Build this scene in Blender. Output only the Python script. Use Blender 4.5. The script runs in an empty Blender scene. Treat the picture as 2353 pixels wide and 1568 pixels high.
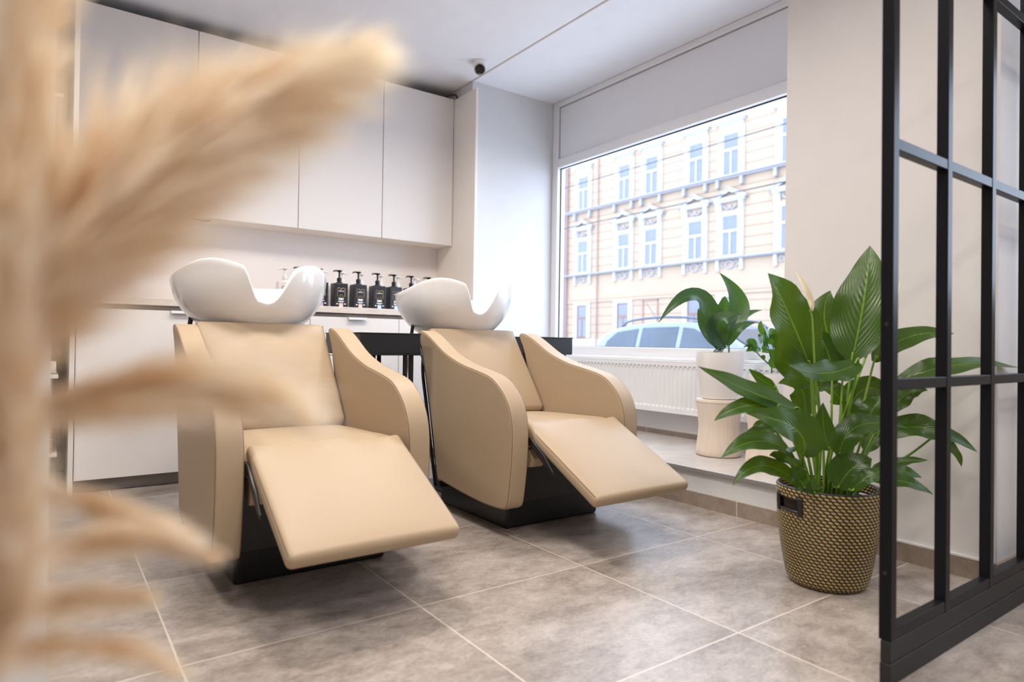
import bpy, bmesh, math, random
from mathutils import Vector, Matrix
random.seed(7)
S = bpy.context.scene
COL = S.collection
PI = math.pi
R = math.radians

# ------------------------------------------------------------------ materials
def new_mat(name):
    m = bpy.data.materials.new(name); m.use_nodes = True
    nt = m.node_tree
    return m, nt, nt.nodes['Principled BSDF']

def node(nt, kind, **kw):
    n = nt.nodes.new(kind)
    for k, v in kw.items():
        setattr(n, k, v)
    return n

def mth(nt, op, a, b=None, c=None):
    n = nt.nodes.new('ShaderNodeMath'); n.operation = op
    for i, v in enumerate((a, b, c)):
        if v is None: continue
        if isinstance(v, (int, float)): n.inputs[i].default_value = v
        else: nt.links.new(v, n.inputs[i])
    return n.outputs[0]

def mixc(nt, fac, c1, c2):
    n = nt.nodes.new('ShaderNodeMix'); n.data_type = 'RGBA'
    for idx, v in ((0, fac), (6, c1), (7, c2)):
        if isinstance(v, (int, float)): n.inputs[idx].default_value = v
        elif isinstance(v, tuple): n.inputs[idx].default_value = (*v, 1)
        else: nt.links.new(v, n.inputs[idx])
    return n.outputs[2]

def noise(nt, vec, scale, detail=4, rough=.6, dist=0.0):
    n = nt.nodes.new('ShaderNodeTexNoise')
    n.inputs['Scale'].default_value = scale; n.inputs['Detail'].default_value = detail
    n.inputs['Roughness'].default_value = rough; n.inputs['Distortion'].default_value = dist
    if vec is not None: nt.links.new(vec, n.inputs['Vector'])
    return n.outputs['Fac']

def maprange(nt, v, a, b, c=0.0, d=1.0):
    n = nt.nodes.new('ShaderNodeMapRange')
    nt.links.new(v, n.inputs[0])
    for i, x in enumerate((a, b, c, d)): n.inputs[i + 1].default_value = x
    return n.outputs[0]

def bump(nt, p, h, strength, dist=.002):
    n = nt.nodes.new('ShaderNodeBump')
    n.inputs['Strength'].default_value = strength; n.inputs['Distance'].default_value = dist
    nt.links.new(h, n.inputs['Height']); nt.links.new(n.outputs[0], p.inputs['Normal'])

def mat(name, col, rough=.5, metal=0.0, var=.04, nscale=8., bmp=0.0, bscale=300., spec=None, coat=0.0):
    """procedural surface: slightly varied colour plus fine bump"""
    m, nt, p = new_mat(name)
    tc = node(nt, 'ShaderNodeTexCoord')
    f = noise(nt, tc.outputs['Object'], nscale)
    lo = tuple(max(0, c * (1 - var)) for c in col); hi = tuple(min(1, c * (1 + var)) for c in col)
    nt.links.new(mixc(nt, f, lo, hi), p.inputs['Base Color'])
    p.inputs['Roughness'].default_value = rough
    p.inputs['Metallic'].default_value = metal
    if spec is not None: p.inputs['Specular IOR Level'].default_value = spec
    if coat: p.inputs['Coat Weight'].default_value = coat; p.inputs['Coat Roughness'].default_value = .05
    if bmp:
        bump(nt, p, noise(nt, tc.outputs['Object'], bscale, 3), bmp, .001)
    return m

M = {}
M['wall'] = mat('white_plaster', (.70, .675, .665), .85, bmp=.25, bscale=220)
M['wall_white'] = mat('bright_white_plaster', (.68, .675, .675), .8, bmp=.15, bscale=220)
M['ceiling'] = mat('ceiling_paint', (.82, .82, .85), .9, bmp=.1)
M['joint'] = mat('ceiling_joint_filler', (.55, .48, .42), .9)
M['splash'] = mat('warm_white_splashback', (.86, .80, .765), .6, var=.01)
M['cab'] = mat('cream_white_laminate', (.82, .775, .745), .42, var=.01)
M['cab_side'] = mat('cream_panel', (.87, .81, .74), .5, var=.02)
M['cab_in'] = mat('cabinet_gap_board', (.30, .26, .23), .7)
M['plinth'] = mat('grey_plinth', (.30, .27, .24), .4)
M['steel_white'] = mat('white_lacquer_handle', (.85, .85, .85), .3)
M['leather'] = mat('cream_leather', (.405, .302, .20), .46, spec=.30, var=.025, nscale=5, bmp=.12, bscale=420)
M['seam'] = mat('leather_seam', (.20, .125, .07), .6)
M['stitch'] = mat('tan_thread', (.62, .45, .28), .7)
M['porcelain'] = mat('white_porcelain', (.86, .84, .83), .12, var=.005, coat=.5)
M['black_metal'] = mat('black_powder_coat', (.012, .012, .014), .38, bmp=.1)
M['black_gloss'] = mat('black_plastic', (.010, .010, .012), .3)
M['black_rubber'] = mat('black_rubber_hose', (.02, .018, .016), .35)
M['black_wood'] = mat('black_stained_wood', (.008, .008, .009), .55, bmp=.3, bscale=60)
M['partition'] = mat('black_satin_steel', (.008, .008, .010), .34, spec=.12)
M['bottle_black'] = mat('black_bottle', (.014, .014, .020), .35)
M['bottle_white'] = mat('white_bottle', (.80, .76, .72), .35)
M['gold'] = mat('gold_foil', (.75, .55, .22), .35, metal=.6)
M['print_white'] = mat('white_print', (.85, .85, .85), .6)
M['print_dark'] = mat('dark_print', (.05, .05, .06), .6)
M['pvc'] = mat('white_pvc', (.84, .83, .83), .35, var=.01)
M['panel_grey'] = mat('pale_grey_panel', (.84, .83, .84), .6, var=.02)
M['gasket'] = mat('black_gasket', (.02, .02, .03), .6)
M['radiator'] = mat('white_radiator_enamel', (.85, .84, .83), .4, var=.01)
M['slot'] = mat('radiator_slot', (.45, .45, .46), .7)
M['pot_white'] = mat('matt_white_ceramic', (.80, .76, .73), .7, var=.01)
M['soil'] = mat('dark_soil', (.03, .02, .015), .95, var=.4, nscale=60, bmp=.8, bscale=80)
M['spathe'] = mat('cream_spathe', (.85, .76, .55), .5)
M['stem_green'] = mat('fresh_green_stem', (.16, .30, .03), .4)
M['stem_dark'] = mat('dark_green_stem', (.05, .13, .03), .4)
M['towel'] = mat('brown_towel', (.42, .22, .12), .95, var=.3, nscale=40)
M['towel_white'] = mat('white_towel', (.80, .76, .72), .95)
M['street'] = mat('grey_asphalt', (.45, .45, .46), .9, bmp=.3, bscale=40)
M['pavement'] = mat('pale_pavement', (.75, .74, .74), .9, bmp=.3, bscale=20)
M['facade_white'] = mat('white_stucco', (.42, .418, .43), .85, bmp=.2, bscale=20)
M['stone_grey'] = mat('grey_cornice_stone', (.31, .305, .325), .85)
M['win_pane'] = mat('window_pane_reflecting', (.145, .16, .20), .15, var=.25, nscale=1.2)
M['win_wood'] = mat('brown_window_wood', (.20, .10, .07), .5)
M['pipe_red'] = mat('dull_red_downpipe', (.28, .16, .145), .5)
M['car_paint'] = mat('silver_blue_car_paint', (.15, .175, .22), .25, metal=.3, coat=.6)
M['car_paint_dark'] = mat('grey_car_paint', (.11, .12, .14), .3, metal=.3, coat=.6)
M['car_glass'] = mat('tinted_car_glass', (.035, .052, .075), .12, var=.5, nscale=1.5)
M['car_trim'] = mat('dark_car_trim', (.06, .07, .10), .4)
M['tyre'] = mat('black_tyre', (.02, .02, .02), .8)
M['wire'] = mat('dark_wire', (.03, .03, .04), .6)
M['pampas_stem'] = mat('dry_straw_stem', (.50, .35, .16), .7)
M['vase'] = mat('white_vase_ceramic', (.75, .70, .64), .6)
M['wall_exterior'] = mat('exterior_render', (.7, .68, .64), .9)

def worktop_mat():
    m, nt, p = new_mat('pale_travertine_laminate')
    tc = node(nt, 'ShaderNodeTexCoord'); mp = node(nt, 'ShaderNodeMapping')
    mp.inputs['Scale'].default_value = (6, 30, 30); nt.links.new(tc.outputs['Object'], mp.inputs[0])
    f = noise(nt, mp.outputs[0], 3, 6, .65, .4)
    nt.links.new(mixc(nt, maprange(nt, f, .3, .7), (.62, .53, .46), (.80, .73, .68)), p.inputs['Base Color'])
    p.inputs['Roughness'].default_value = .4
    return m
M['worktop'] = worktop_mat()

def tile_mat(name, ox, oy, plane='xy', pitch=.6, grout=.0022, c1=(.158, .124, .099), c2=(.44, .385, .345)):
    """stone-look porcelain tiles laid on a square grid with pale grout"""
    m, nt, p = new_mat(name)
    g = node(nt, 'ShaderNodeNewGeometry'); sp = node(nt, 'ShaderNodeSeparateXYZ')
    nt.links.new(g.outputs['Position'], sp.inputs[0])
    ua, va = {'xy': (0, 1), 'yz': (1, 2), 'xz': (0, 2)}[plane]
    u = mth(nt, 'DIVIDE', mth(nt, 'SUBTRACT', sp.outputs[ua], ox), pitch)
    v = mth(nt, 'DIVIDE', mth(nt, 'SUBTRACT', sp.outputs[va], oy), pitch)
    def line(t):
        d = mth(nt, 'ABSOLUTE', mth(nt, 'SUBTRACT', mth(nt, 'FRACT', mth(nt, 'ADD', t, .5)), .5))
        return mth(nt, 'LESS_THAN', d, grout / pitch)
    gl = mth(nt, 'MAXIMUM', line(u), line(v)) if plane == 'xy' else line(u)
    cell = mth(nt, 'ADD', mth(nt, 'MULTIPLY', mth(nt, 'FLOOR', u), 7.31), mth(nt, 'MULTIPLY', mth(nt, 'FLOOR', v), 3.77))
    cv = node(nt, 'ShaderNodeCombineXYZ')
    nt.links.new(mth(nt, 'ADD', sp.outputs[0], cell), cv.inputs[0]); nt.links.new(sp.outputs[1], cv.inputs[1])
    nt.links.new(mth(nt, 'ADD', sp.outputs[2], cell), cv.inputs[2])
    mp = node(nt, 'ShaderNodeMapping'); mp.inputs['Scale'].default_value = (1, 1.7, 1); nt.links.new(cv.outputs[0], mp.inputs[0])
    big = noise(nt, mp.outputs[0], 2.6, 5, .62, .6)
    mid = noise(nt, mp.outputs[0], 14, 8, .72, .5)
    fine = noise(nt, mp.outputs[0], 70, 6, .75, .3)
    f = mth(nt, 'ADD', mth(nt, 'MULTIPLY', big, .38), mth(nt, 'ADD', mth(nt, 'MULTIPLY', mid, .34), mth(nt, 'MULTIPLY', fine, .28)))
    base = mixc(nt, maprange(nt, f, .38, .61), c1, c2)
    col = mixc(nt, gl, base, (.58, .50, .43))
    nt.links.new(col, p.inputs['Base Color'])
    nt.links.new(mth(nt, 'ADD', .25, mth(nt, 'MULTIPLY', mid, .16)), p.inputs['Roughness'])
    h = mth(nt, 'SUBTRACT', mth(nt, 'MULTIPLY', fine, .3), gl)
    bump(nt, p, h, .25, .0012)
    return m
M['tile'] = tile_mat('stone_floor_tile', .855, 1.607)
M['tile_step'] = tile_mat('stone_step_tile', .855, 1.607, c1=(.42, .37, .33), c2=(.62, .57, .53))
M['tile_skirt'] = tile_mat('stone_skirting_tile', 1.70, .3, 'yz', c1=(.21, .16, .125), c2=(.36, .29, .235))

def glass_mat():
    m, nt, p = new_mat('clear_window_glass')
    nt.nodes.remove(p)
    tr = node(nt, 'ShaderNodeBsdfTransparent'); tr.inputs[0].default_value = (.97, .985, 1, 1)
    gl = node(nt, 'ShaderNodeBsdfGlossy'); gl.inputs['Roughness'].default_value = .02
    lw = node(nt, 'ShaderNodeLayerWeight'); lw.inputs[0].default_value = .5
    fr = mth(nt, 'ADD', .02, mth(nt, 'MULTIPLY', mth(nt, 'POWER', lw.outputs['Facing'], 5.), .48))
    tc = node(nt, 'ShaderNodeTexCoord')
    sm = noise(nt, tc.outputs['Object'], 2)
    mx = node(nt, 'ShaderNodeMixShader')
    nt.links.new(mth(nt, 'MULTIPLY', fr, mth(nt, 'ADD', .85, mth(nt, 'MULTIPLY', sm, .15))), mx.inputs[0])
    nt.links.new(tr.outputs[0], mx.inputs[1]); nt.links.new(gl.outputs[0], mx.inputs[2])
    nt.links.new(mx.outputs[0], nt.nodes['Material Output'].inputs[0])
    return m
M['glass'] = glass_mat()

def leaf_mat(name, dark, light, trans, rib, lengthwise=False):
    m, nt, p = new_mat(name)
    uv = node(nt, 'ShaderNodeUVMap'); sp = node(nt, 'ShaderNodeSeparateXYZ'); nt.links.new(uv.outputs[0], sp.inputs[0])
    u, v = sp.outputs[0], sp.outputs[1]
    av = mth(nt, 'ABSOLUTE', mth(nt, 'SUBTRACT', v, .5))
    tc = node(nt, 'ShaderNodeTexCoord')
    nz = noise(nt, tc.outputs['Object'], 11, 3)
    if lengthwise:
        ph = mth(nt, 'MULTIPLY', v, 95.)
    else:
        arc = mth(nt, 'ADD', mth(nt, 'MULTIPLY', av, .55), mth(nt, 'MULTIPLY', mth(nt, 'MULTIPLY', av, av), 1.1))
        ph = mth(nt, 'ADD', mth(nt, 'MULTIPLY', mth(nt, 'SUBTRACT', u, arc), 88.), mth(nt, 'MULTIPLY', nz, 5.))
    vein01 = mth(nt, 'ADD', .5, mth(nt, 'MULTIPLY', mth(nt, 'SINE', ph), .5))
    base = mixc(nt, mth(nt, 'ADD', mth(nt, 'MULTIPLY', nz, .85), mth(nt, 'MULTIPLY', vein01, .07)), dark, light)
    ribm = mth(nt, 'LESS_THAN', av, .016)
    col = mixc(nt, mth(nt, 'MULTIPLY', ribm, .55), base, rib)
    nt.links.new(col, p.inputs['Base Color'])
    p.inputs['Roughness'].default_value = .27
    bump(nt, p, mth(nt, 'ADD', mth(nt, 'MULTIPLY', vein01, .6), mth(nt, 'MULTIPLY', nz, 1.6)), .22, .0035)
    tl = node(nt, 'ShaderNodeBsdfTranslucent')
    nt.links.new(mixc(nt, .4, col, (.34, .55, .02)), tl.inputs[0])
    mx = node(nt, 'ShaderNodeMixShader'); mx.inputs[0].default_value = trans
    out = nt.nodes['Material Output']
    nt.links.new(p.outputs[0], mx.inputs[1]); nt.links.new(tl.outputs[0], mx.inputs[2]); nt.links.new(mx.outputs[0], out.inputs[0])
    return m
M['leaf'] = leaf_mat('peace_lily_leaf', (.010, .036, .003), (.045, .115, .008), .30, (.20, .36, .04))
M['leaf_dark'] = leaf_mat('dark_strap_leaf', (.006, .038, .012), (.022, .085, .022), .18, (.06, .15, .04), True)
M['leaf_small'] = leaf_mat('small_oval_leaf', (.02, .09, .01), (.06, .20, .02), .2, (.12, .28, .04))

def basket_mat():
    m, nt, p = new_mat('black_and_straw_weave')
    uv = node(nt, 'ShaderNodeUVMap'); sp = node(nt, 'ShaderNodeSeparateXYZ'); nt.links.new(uv.outputs[0], sp.inputs[0])
    rows = 31.
    vr = mth(nt, 'MULTIPLY', sp.outputs[1], rows)
    row = mth(nt, 'FLOOR', vr)
    uu = mth(nt, 'ADD', mth(nt, 'MULTIPLY', sp.outputs[0], 54.), mth(nt, 'MULTIPLY', vr, .52))
    fu = mth(nt, 'FRACT', uu); fv = mth(nt, 'FRACT', vr)
    a = mth(nt, 'MULTIPLY', mth(nt, 'GREATER_THAN', fu, .17), mth(nt, 'LESS_THAN', fu, .83))
    b = mth(nt, 'MULTIPLY', mth(nt, 'GREATER_THAN', fv, .14), mth(nt, 'LESS_THAN', fv, .86))
    st = mth(nt, 'MULTIPLY', a, b)
    tc = node(nt, 'ShaderNodeTexCoord')
    nz = noise(nt, tc.outputs['Object'], 60, 3)
    straw = mixc(nt, nz, (.42, .28, .085), (.60, .44, .17))
    nt.links.new(mixc(nt, st, (.012, .011, .012), straw), p.inputs['Base Color'])
    p.inputs['Roughness'].default_value = .42
    hh = mth(nt, 'MULTIPLY', st, mth(nt, 'SINE', mth(nt, 'MULTIPLY', fv, PI)))
    bump(nt, p, hh, .8, .004)
    return m
M['basket'] = basket_mat()

def fluted_wood():
    m, nt, p = new_mat('pale_grooved_ash_wood')
    tc = node(nt, 'ShaderNodeTexCoord'); mp = node(nt, 'ShaderNodeMapping'); mp.inputs['Scale'].default_value = (30, 30, 1.2)
    nt.links.new(tc.outputs['Object'], mp.inputs[0])
    f = noise(nt, mp.outputs[0], 2.5, 5)
    nt.links.new(mixc(nt, maprange(nt, f, .35, .65), (.73, .615, .51), (.78, .67, .57)), p.inputs['Base Color'])
    p.inputs['Roughness'].default_value = .33
    return m
M['ash'] = fluted_wood()

def facade_mat():
    m, nt, p = new_mat('peach_rusticated_stucco')
    g = node(nt, 'ShaderNodeNewGeometry'); sp = node(nt, 'ShaderNodeSeparateXYZ'); nt.links.new(g.outputs['Position'], sp.inputs[0])
    z = sp.outputs[2]
    fr = mth(nt, 'FRACT', mth(nt, 'DIVIDE', z, .46))
    ln = mth(nt, 'LESS_THAN', fr, .10)
    # the smooth frieze between the ground-floor band and the first cornice carries no grooves
    fz = mth(nt, 'MULTIPLY', mth(nt, 'GREATER_THAN', z, 3.34), mth(nt, 'LESS_THAN', z, 4.6))
    ln = mth(nt, 'MULTIPLY', ln, mth(nt, 'SUBTRACT', 1, fz))
    nz = noise(nt, g.outputs['Position'], .8, 5)
    base = mixc(nt, nz, (.34, .256, .183), (.385, .298, .22))
    nt.links.new(mixc(nt, mth(nt, 'MULTIPLY', ln, .75), base, (.215, .135, .092)), p.inputs['Base Color'])
    p.inputs['Roughness'].default_value = .9
    bump(nt, p, mth(nt, 'SUBTRACT', 1, ln), .5, .03)
    return m
M['facade'] = facade_mat()

def pampas_mat():
    m, nt, p = new_mat('dry_pampas_fluff')
    tc = node(nt, 'ShaderNodeTexCoord')
    f = noise(nt, tc.outputs['Object'], 30, 4)
    uv = node(nt, 'ShaderNodeUVMap'); sp = node(nt, 'ShaderNodeSeparateXYZ'); nt.links.new(uv.outputs[0], sp.inputs[0])
    k = mth(nt, 'ADD', sp.outputs[0], mth(nt, 'MULTIPLY', mth(nt, 'SUBTRACT', f, .5), .9))
    col = mixc(nt, maprange(nt, k, .02, .95), (.82, .50, .15), (.98, .92, .80))
    nt.links.new(col, p.inputs['Base Color']); p.inputs['Roughness'].default_value = .8
    p.inputs['Specular IOR Level'].default_value = .1
    tl = node(nt, 'ShaderNodeBsdfTranslucent'); nt.links.new(col, tl.inputs[0])
    mx = node(nt, 'ShaderNodeMixShader'); mx.inputs[0].default_value = .62
    nt.links.new(p.outputs[0], mx.inputs[1]); nt.links.new(tl.outputs[0], mx.inputs[2])
    nt.links.new(mx.outputs[0], nt.nodes['Material Output'].inputs[0])
    return m
M['pampas'] = pampas_mat()
M['pink'] = mat('pink_tag', (.80, .52, .50), .5)
M['lilac'] = mat('lilac_tag', (.50, .38, .62), .5)
M['blue'] = mat('pale_blue_tag', (.50, .64, .80), .5)
M['lens'] = mat('black_lens', (.008, .008, .012), .08)

# ------------------------------------------------------------------ building helpers
def link(name, me, m, parent=None, smooth=None):
    o = bpy.data.objects.new(name, me); COL.objects.link(o)
    if m is not None: me.materials.append(m)
    if parent is not None: o.parent = parent
    if smooth is not None:
        for p in me.polygons: p.use_smooth = True
        if smooth < 170:
            me.set_sharp_from_angle(angle=R(smooth))
    return o

def obj(name, bm, m, parent=None, smooth=None, bevel=None, segs=3, subsurf=0):
    me = bpy.data.meshes.new(name)
    bmesh.ops.recalc_face_normals(bm, faces=bm.faces)
    bm.to_mesh(me); bm.free()
    o = link(name, me, m, parent, smooth)
    if bevel:
        b = o.modifiers.new('bevel', 'BEVEL'); b.width = bevel; b.segments = segs; b.limit_method = 'ANGLE'; b.angle_limit = R(40)
        for p in me.polygons: p.use_smooth = True
        b.harden_normals = False
        me.set_sharp_from_angle(angle=R(60))
    if subsurf:
        s = o.modifiers.new('subdivision', 'SUBSURF'); s.levels = subsurf; s.render_levels = subsurf
    return o

def box(bm, x0, x1, y0, y1, z0, z1):
    r = bmesh.ops.create_cube(bm, size=1)
    for v in r['verts']:
        v.co = Vector((x0 + (v.co.x + .5) * (x1 - x0), y0 + (v.co.y + .5) * (y1 - y0), z0 + (v.co.z + .5) * (z1 - z0)))
    return r['verts']

def B(*boxes):
    bm = bmesh.new()
    for b in boxes: box(bm, *b)
    return bm

def catmull(pts, n=6, closed=False):
    out = []; N = len(pts); pts = [Vector(p) for p in pts]
    for i in range(N if closed else N - 1):
        if closed: p0, p1, p2, p3 = (pts[(i + k - 1) % N] for k in range(4))
        else:
            p1, p2 = pts[i], pts[i + 1]
            p0 = pts[i - 1] if i else p1 * 2 - p2
            p3 = pts[i + 2] if i + 2 < N else p2 * 2 - p1
        for k in range(n):
            t = k / n
            out.append(.5 * ((2 * p1) + (p2 - p0) * t + (2 * p0 - 5 * p1 + 4 * p2 - p3) * t * t + (3 * p1 - p0 - 3 * p2 + p3) * t ** 3))
    if not closed: out.append(pts[-1])
    return out

def tube(bm, pts, r, seg=8, closed=False, cap=True):
    pts = [Vector(p) for p in pts]; N = len(pts); rings = []
    rr = r if isinstance(r, (list, tuple)) else [r] * N
    prev = None
    for i, p in enumerate(pts):
        a = pts[(i - 1) % N] if (closed or i) else p
        b = pts[(i + 1) % N] if (closed or i < N - 1) else p
        t = (b - a); t = t.normalized() if t.length > 1e-9 else Vector((0, 0, 1))
        if prev is None:
            prev = t.orthogonal().normalized()
        n = prev - t * prev.dot(t)
        n = n.normalized() if n.length > 1e-6 else t.orthogonal().normalized()
        prev = n; bt = t.cross(n)
        rings.append([bm.verts.new(p + (n * math.cos(2 * PI * k / seg) + bt * math.sin(2 * PI * k / seg)) * rr[i]) for k in range(seg)])
    for i in range(N if closed else N - 1):
        A, Bq = rings[i], rings[(i + 1) % N]
        for k in range(seg):
            bm.faces.new((A[k], A[(k + 1) % seg], Bq[(k + 1) % seg], Bq[k]))
    if cap and not closed:
        bm.faces.new(rings[0][::-1]); bm.faces.new(rings[-1])

def lathe(bm, prof, seg=40, cx=0, cy=0, cap=True):
    rings = []
    for r, z in prof:
        rings.append([bm.verts.new((cx + r * math.cos(2 * PI * k / seg), cy + r * math.sin(2 * PI * k / seg), z)) for k in range(seg)])
    for A, Bq in zip(rings, rings[1:]):
        for k in range(seg):
            bm.faces.new((A[k], A[(k + 1) % seg], Bq[(k + 1) % seg], Bq[k]))
    if cap:
        bm.faces.new(rings[0][::-1]); bm.faces.new(rings[-1])

def prism_x(bm, outline, x0, x1):
    """outline of (y, z) pairs swept along x"""
    A = [bm.verts.new((x0, y, z)) for y, z in outline]; Bq = [bm.verts.new((x1, y, z)) for y, z in outline]
    n = len(outline)
    bm.faces.new(A); bm.faces.new(Bq[::-1])
    for i in range(n):
        bm.faces.new((A[i], Bq[i], Bq[(i + 1) % n], A[(i + 1) % n]))

def prism_y(bm, outline, y0, y1):
    A = [bm.verts.new((x, y0, z)) for x, z in outline]; Bq = [bm.verts.new((x, y1, z)) for x, z in outline]
    n = len(outline)
    bm.faces.new(A); bm.faces.new(Bq[::-1])
    for i in range(n):
        bm.faces.new((A[i], Bq[i], Bq[(i + 1) % n], A[(i + 1) % n]))

def pad(bm, w, l, t, r, crown=0.0, mtx=None, dent=None):
    """upholstered slab: rounded box centred on the origin whose upper face swells by crown"""
    h = (w / 2, l / 2, t / 2)
    def axis(hh):
        e = [-hh, -hh + r * .3, -hh + r * .65, -hh + r]
        k = 10 if hh > .1 else 3
        mid = [-(hh - r) + 2 * (hh - r) * i / k for i in range(1, k)]
        return e + mid + [-x for x in e[::-1]]
    ax = [axis(q) for q in h]
    cache = {}
    def vert(p):
        key = tuple(round(c, 6) for c in p)
        if key in cache: return cache[key]
        P = Vector(p); q = Vector([max(-(h[i] - r), min(h[i] - r, P[i])) for i in range(3)])
        d = P - q
        v = q + d.normalized() * r if d.length > 1e-9 else P
        fx = max(0, 1 - (v.x / h[0]) ** 2); fy = max(0, 1 - (v.y / h[1]) ** 2)
        if v.z > 0: v.z += crown * (fx ** .6) * (fy ** .6)
        if dent: v = dent(v)
        if mtx is not None: v = mtx @ v
        cache[key] = bm.verts.new(v); return cache[key]
    for a in range(3):
        b, c = (a + 1) % 3, (a + 2) % 3
        for s in (-1, 1):
            for i in range(len(ax[b]) - 1):
                for j in range(len(ax[c]) - 1):
                    q = []
                    for (ii, jj) in ((i, j), (i + 1, j), (i + 1, j + 1), (i, j + 1)):
                        p = [0, 0, 0]; p[a] = s * h[a]; p[b] = ax[b][ii]; p[c] = ax[c][jj]
                        q.append(vert(p))
                    if len(set(q)) == 4:
                        bm.faces.new(q if s > 0 else q[::-1])

def tag(o, label=None, cat=None, group=None, kind=None):
    if label: o['label'] = label
    if cat: o['category'] = cat
    if group: o['group'] = group
    if kind: o['kind'] = kind
    return o

def empty(name, loc=(0, 0, 0), rz=0.0):
    o = bpy.data.objects.new(name, None); COL.objects.link(o)
    o.location = loc; o.rotation_euler = (0, 0, rz); o.empty_display_size = .05
    return o

def thing(name, label, cat, loc=(0, 0, 0), rz=0.0, group=None):
    return tag(empty(name, loc, rz), label, cat, group)

def struct(name, bm, m, parent=None, **kw):
    o = obj(name, bm, m, parent, **kw); o['kind'] = 'structure'
    return o

def copy_tree(o, parent=None):
    c = o.copy(); COL.objects.link(c)
    if parent is not None: c.parent = parent
    for ch in list(o.children): copy_tree(ch, c)
    return c

SKY = 4.9
EXPO = 0.30
LAMPS = [(.8, 2.4, 17), (1.8, 2.7, 14), (-.5, 2.5, 15), (.75, 1.0, 9), (1.45, .9, 8), (.35, .2, 15), (-1.2, .0, 3), (1.0, -1.2, 24), (2.6, -.6, 7)]  # leading pair follows the chair shadows; the others are added, unseen fill
# ------------------------------------------------------------------ the room
CEIL = 2.595
XP = 2.431          # plane of the pier, the step riser and the tall panel
struct('floor', B((-2.6, 3.24, -3.1, 4.6, -.06, 0)), M['tile'])
struct('ceiling', B((-2.6, 3.24, -3.1, 4.6, CEIL, CEIL + .15)), M['ceiling'])
struct('wall_back', B((-2.6, XP, 4.34, 4.6, 0, CEIL)), M['splash'])
struct('wall_left', B((-2.6, -2.45, -3.1, 4.34, 0, CEIL)), M['wall'])
struct('wall_front', B((-2.45, 3.24, -3.1, -2.95, 0, CEIL)), M['wall'])
struct('wall_partition', B((-1.1, .008, 1.30, 1.42, 0, CEIL)), M['wall'])
struct('wall_niche', B((XP, 3.24, 3.90, 4.6, 0, CEIL)), M['wall_white'])
struct('wall_right', B((XP, 3.24, .762, 1.49, 0, CEIL)), M['wall'])
# window wall: masonry around the two openings
struct('wall_window', B((3.24, 3.30, 1.49, 4.6, -.5, .655), (3.24, 3.26, 3.90, 4.6, .655, 2.7), (3.24, 3.44, .6, 1.49, -.5, 2.7), (3.24, 3.30, 1.49, 4.6, 2.595, 2.7),
                        (3.24, 3.44, -3.1, -1.0, -.5, 2.7), (3.24, 3.44, -1.0, .6, 2.0, 2.7), (3.24, 3.44, -1.0, .6, -.5, .92)), M['wall_exterior'])
struct('wall_sill', B((3.185, 3.24, 1.49, 3.90, .175, .655)), M['pvc'])
struct('trim_1', B((2.424, 2.436, 1.49, 4.34, CEIL - .003, CEIL + .01)), M['joint'])
st = struct('platform', B((XP + .012, 3.24, 1.49, 3.90, 0, .163)), M['wall_white'])
struct('platform_tiles', B((XP - .004, 3.185, 1.49, 3.90, .163, .175)), M['tile_step'])
struct('trim_2', B((XP - .008, XP - .004, 1.49, 3.90, .161, .1745)), mat('grey_edge_profile', (.38, .37, .37), .4, metal=.5))
struct('baseboard_step', B((XP + .002, XP + .012, 1.49, 3.90, 0, .064)), M['tile_skirt'])
struct('baseboard_right', B((XP - .010, XP, .762, 1.49, 0, .064)), M['tile_skirt'])
struct('trim_lit_edge', B((XP - .009, XP, .762, 1.49, .064, .070)), M['wall_white'])  # white strip standing in for the highlight on the skirting's top edge
struct('baseboard_window', B((3.172, 3.185, 1.49, 3.90, .175, .203)), M['tile_skirt'])
struct('baseboard_end', B((XP, 3.24, .752, .762, 0, .064)), M['tile_skirt'])

# shop window: frame with an opaque head panel, one big pane
w = struct('window_1', B((3.165, 3.235, 3.835, 3.90, .655, CEIL), (3.165, 3.235, 1.49, 1.55, .655, CEIL), (3.165, 3.235, 1.55, 3.835, .655, .722),
                         (3.165, 3.235, 1.55, 3.835, 2.085, 2.155), (3.165, 3.235, 1.55, 3.835, 2.555, CEIL)), M['pvc'], bevel=.006)
struct('window_glass', B((3.205, 3.213, 1.55, 3.835, .722, 2.085)), M['glass'], w)
struct('window_gasket', B((3.196, 3.204, 1.55, 3.835, 2.079, 2.0855), (3.196, 3.204, 3.829, 3.8355, .722, 2.085), (3.196, 3.204, 1.55, 3.835, .7215, .725)), M['gasket'], w)
struct('window_upper_panel', B((3.185, 3.20, 1.55, 3.832, 2.158, 2.550)), M['panel_grey'], w)
struct('window_panel_seal', B((3.181, 3.186, 1.55, 3.835, 2.548, 2.5555), (3.181, 3.186, 3.830, 3.8355, 2.155, 2.555)), mat('grey_seal', (.35, .34, .35), .7), w)
struct('window_sill', B((3.10, 3.1645, 1.49, 3.90, .645, .662)), M['pvc'], w, bevel=.004)
w = struct('window_2', B((3.26, 3.32, -1.0, -.94, .92, 2.0), (3.26, 3.32, .54, .6, .92, 2.0), (3.26, 3.32, -.94, .54, .92, .98), (3.26, 3.32, -.94, .54, 1.94, 2.0)), M['pvc'])
struct('window_glass', B((3.285, 3.293, -.94, .54, .98, 1.94)), M['glass'], w)

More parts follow.
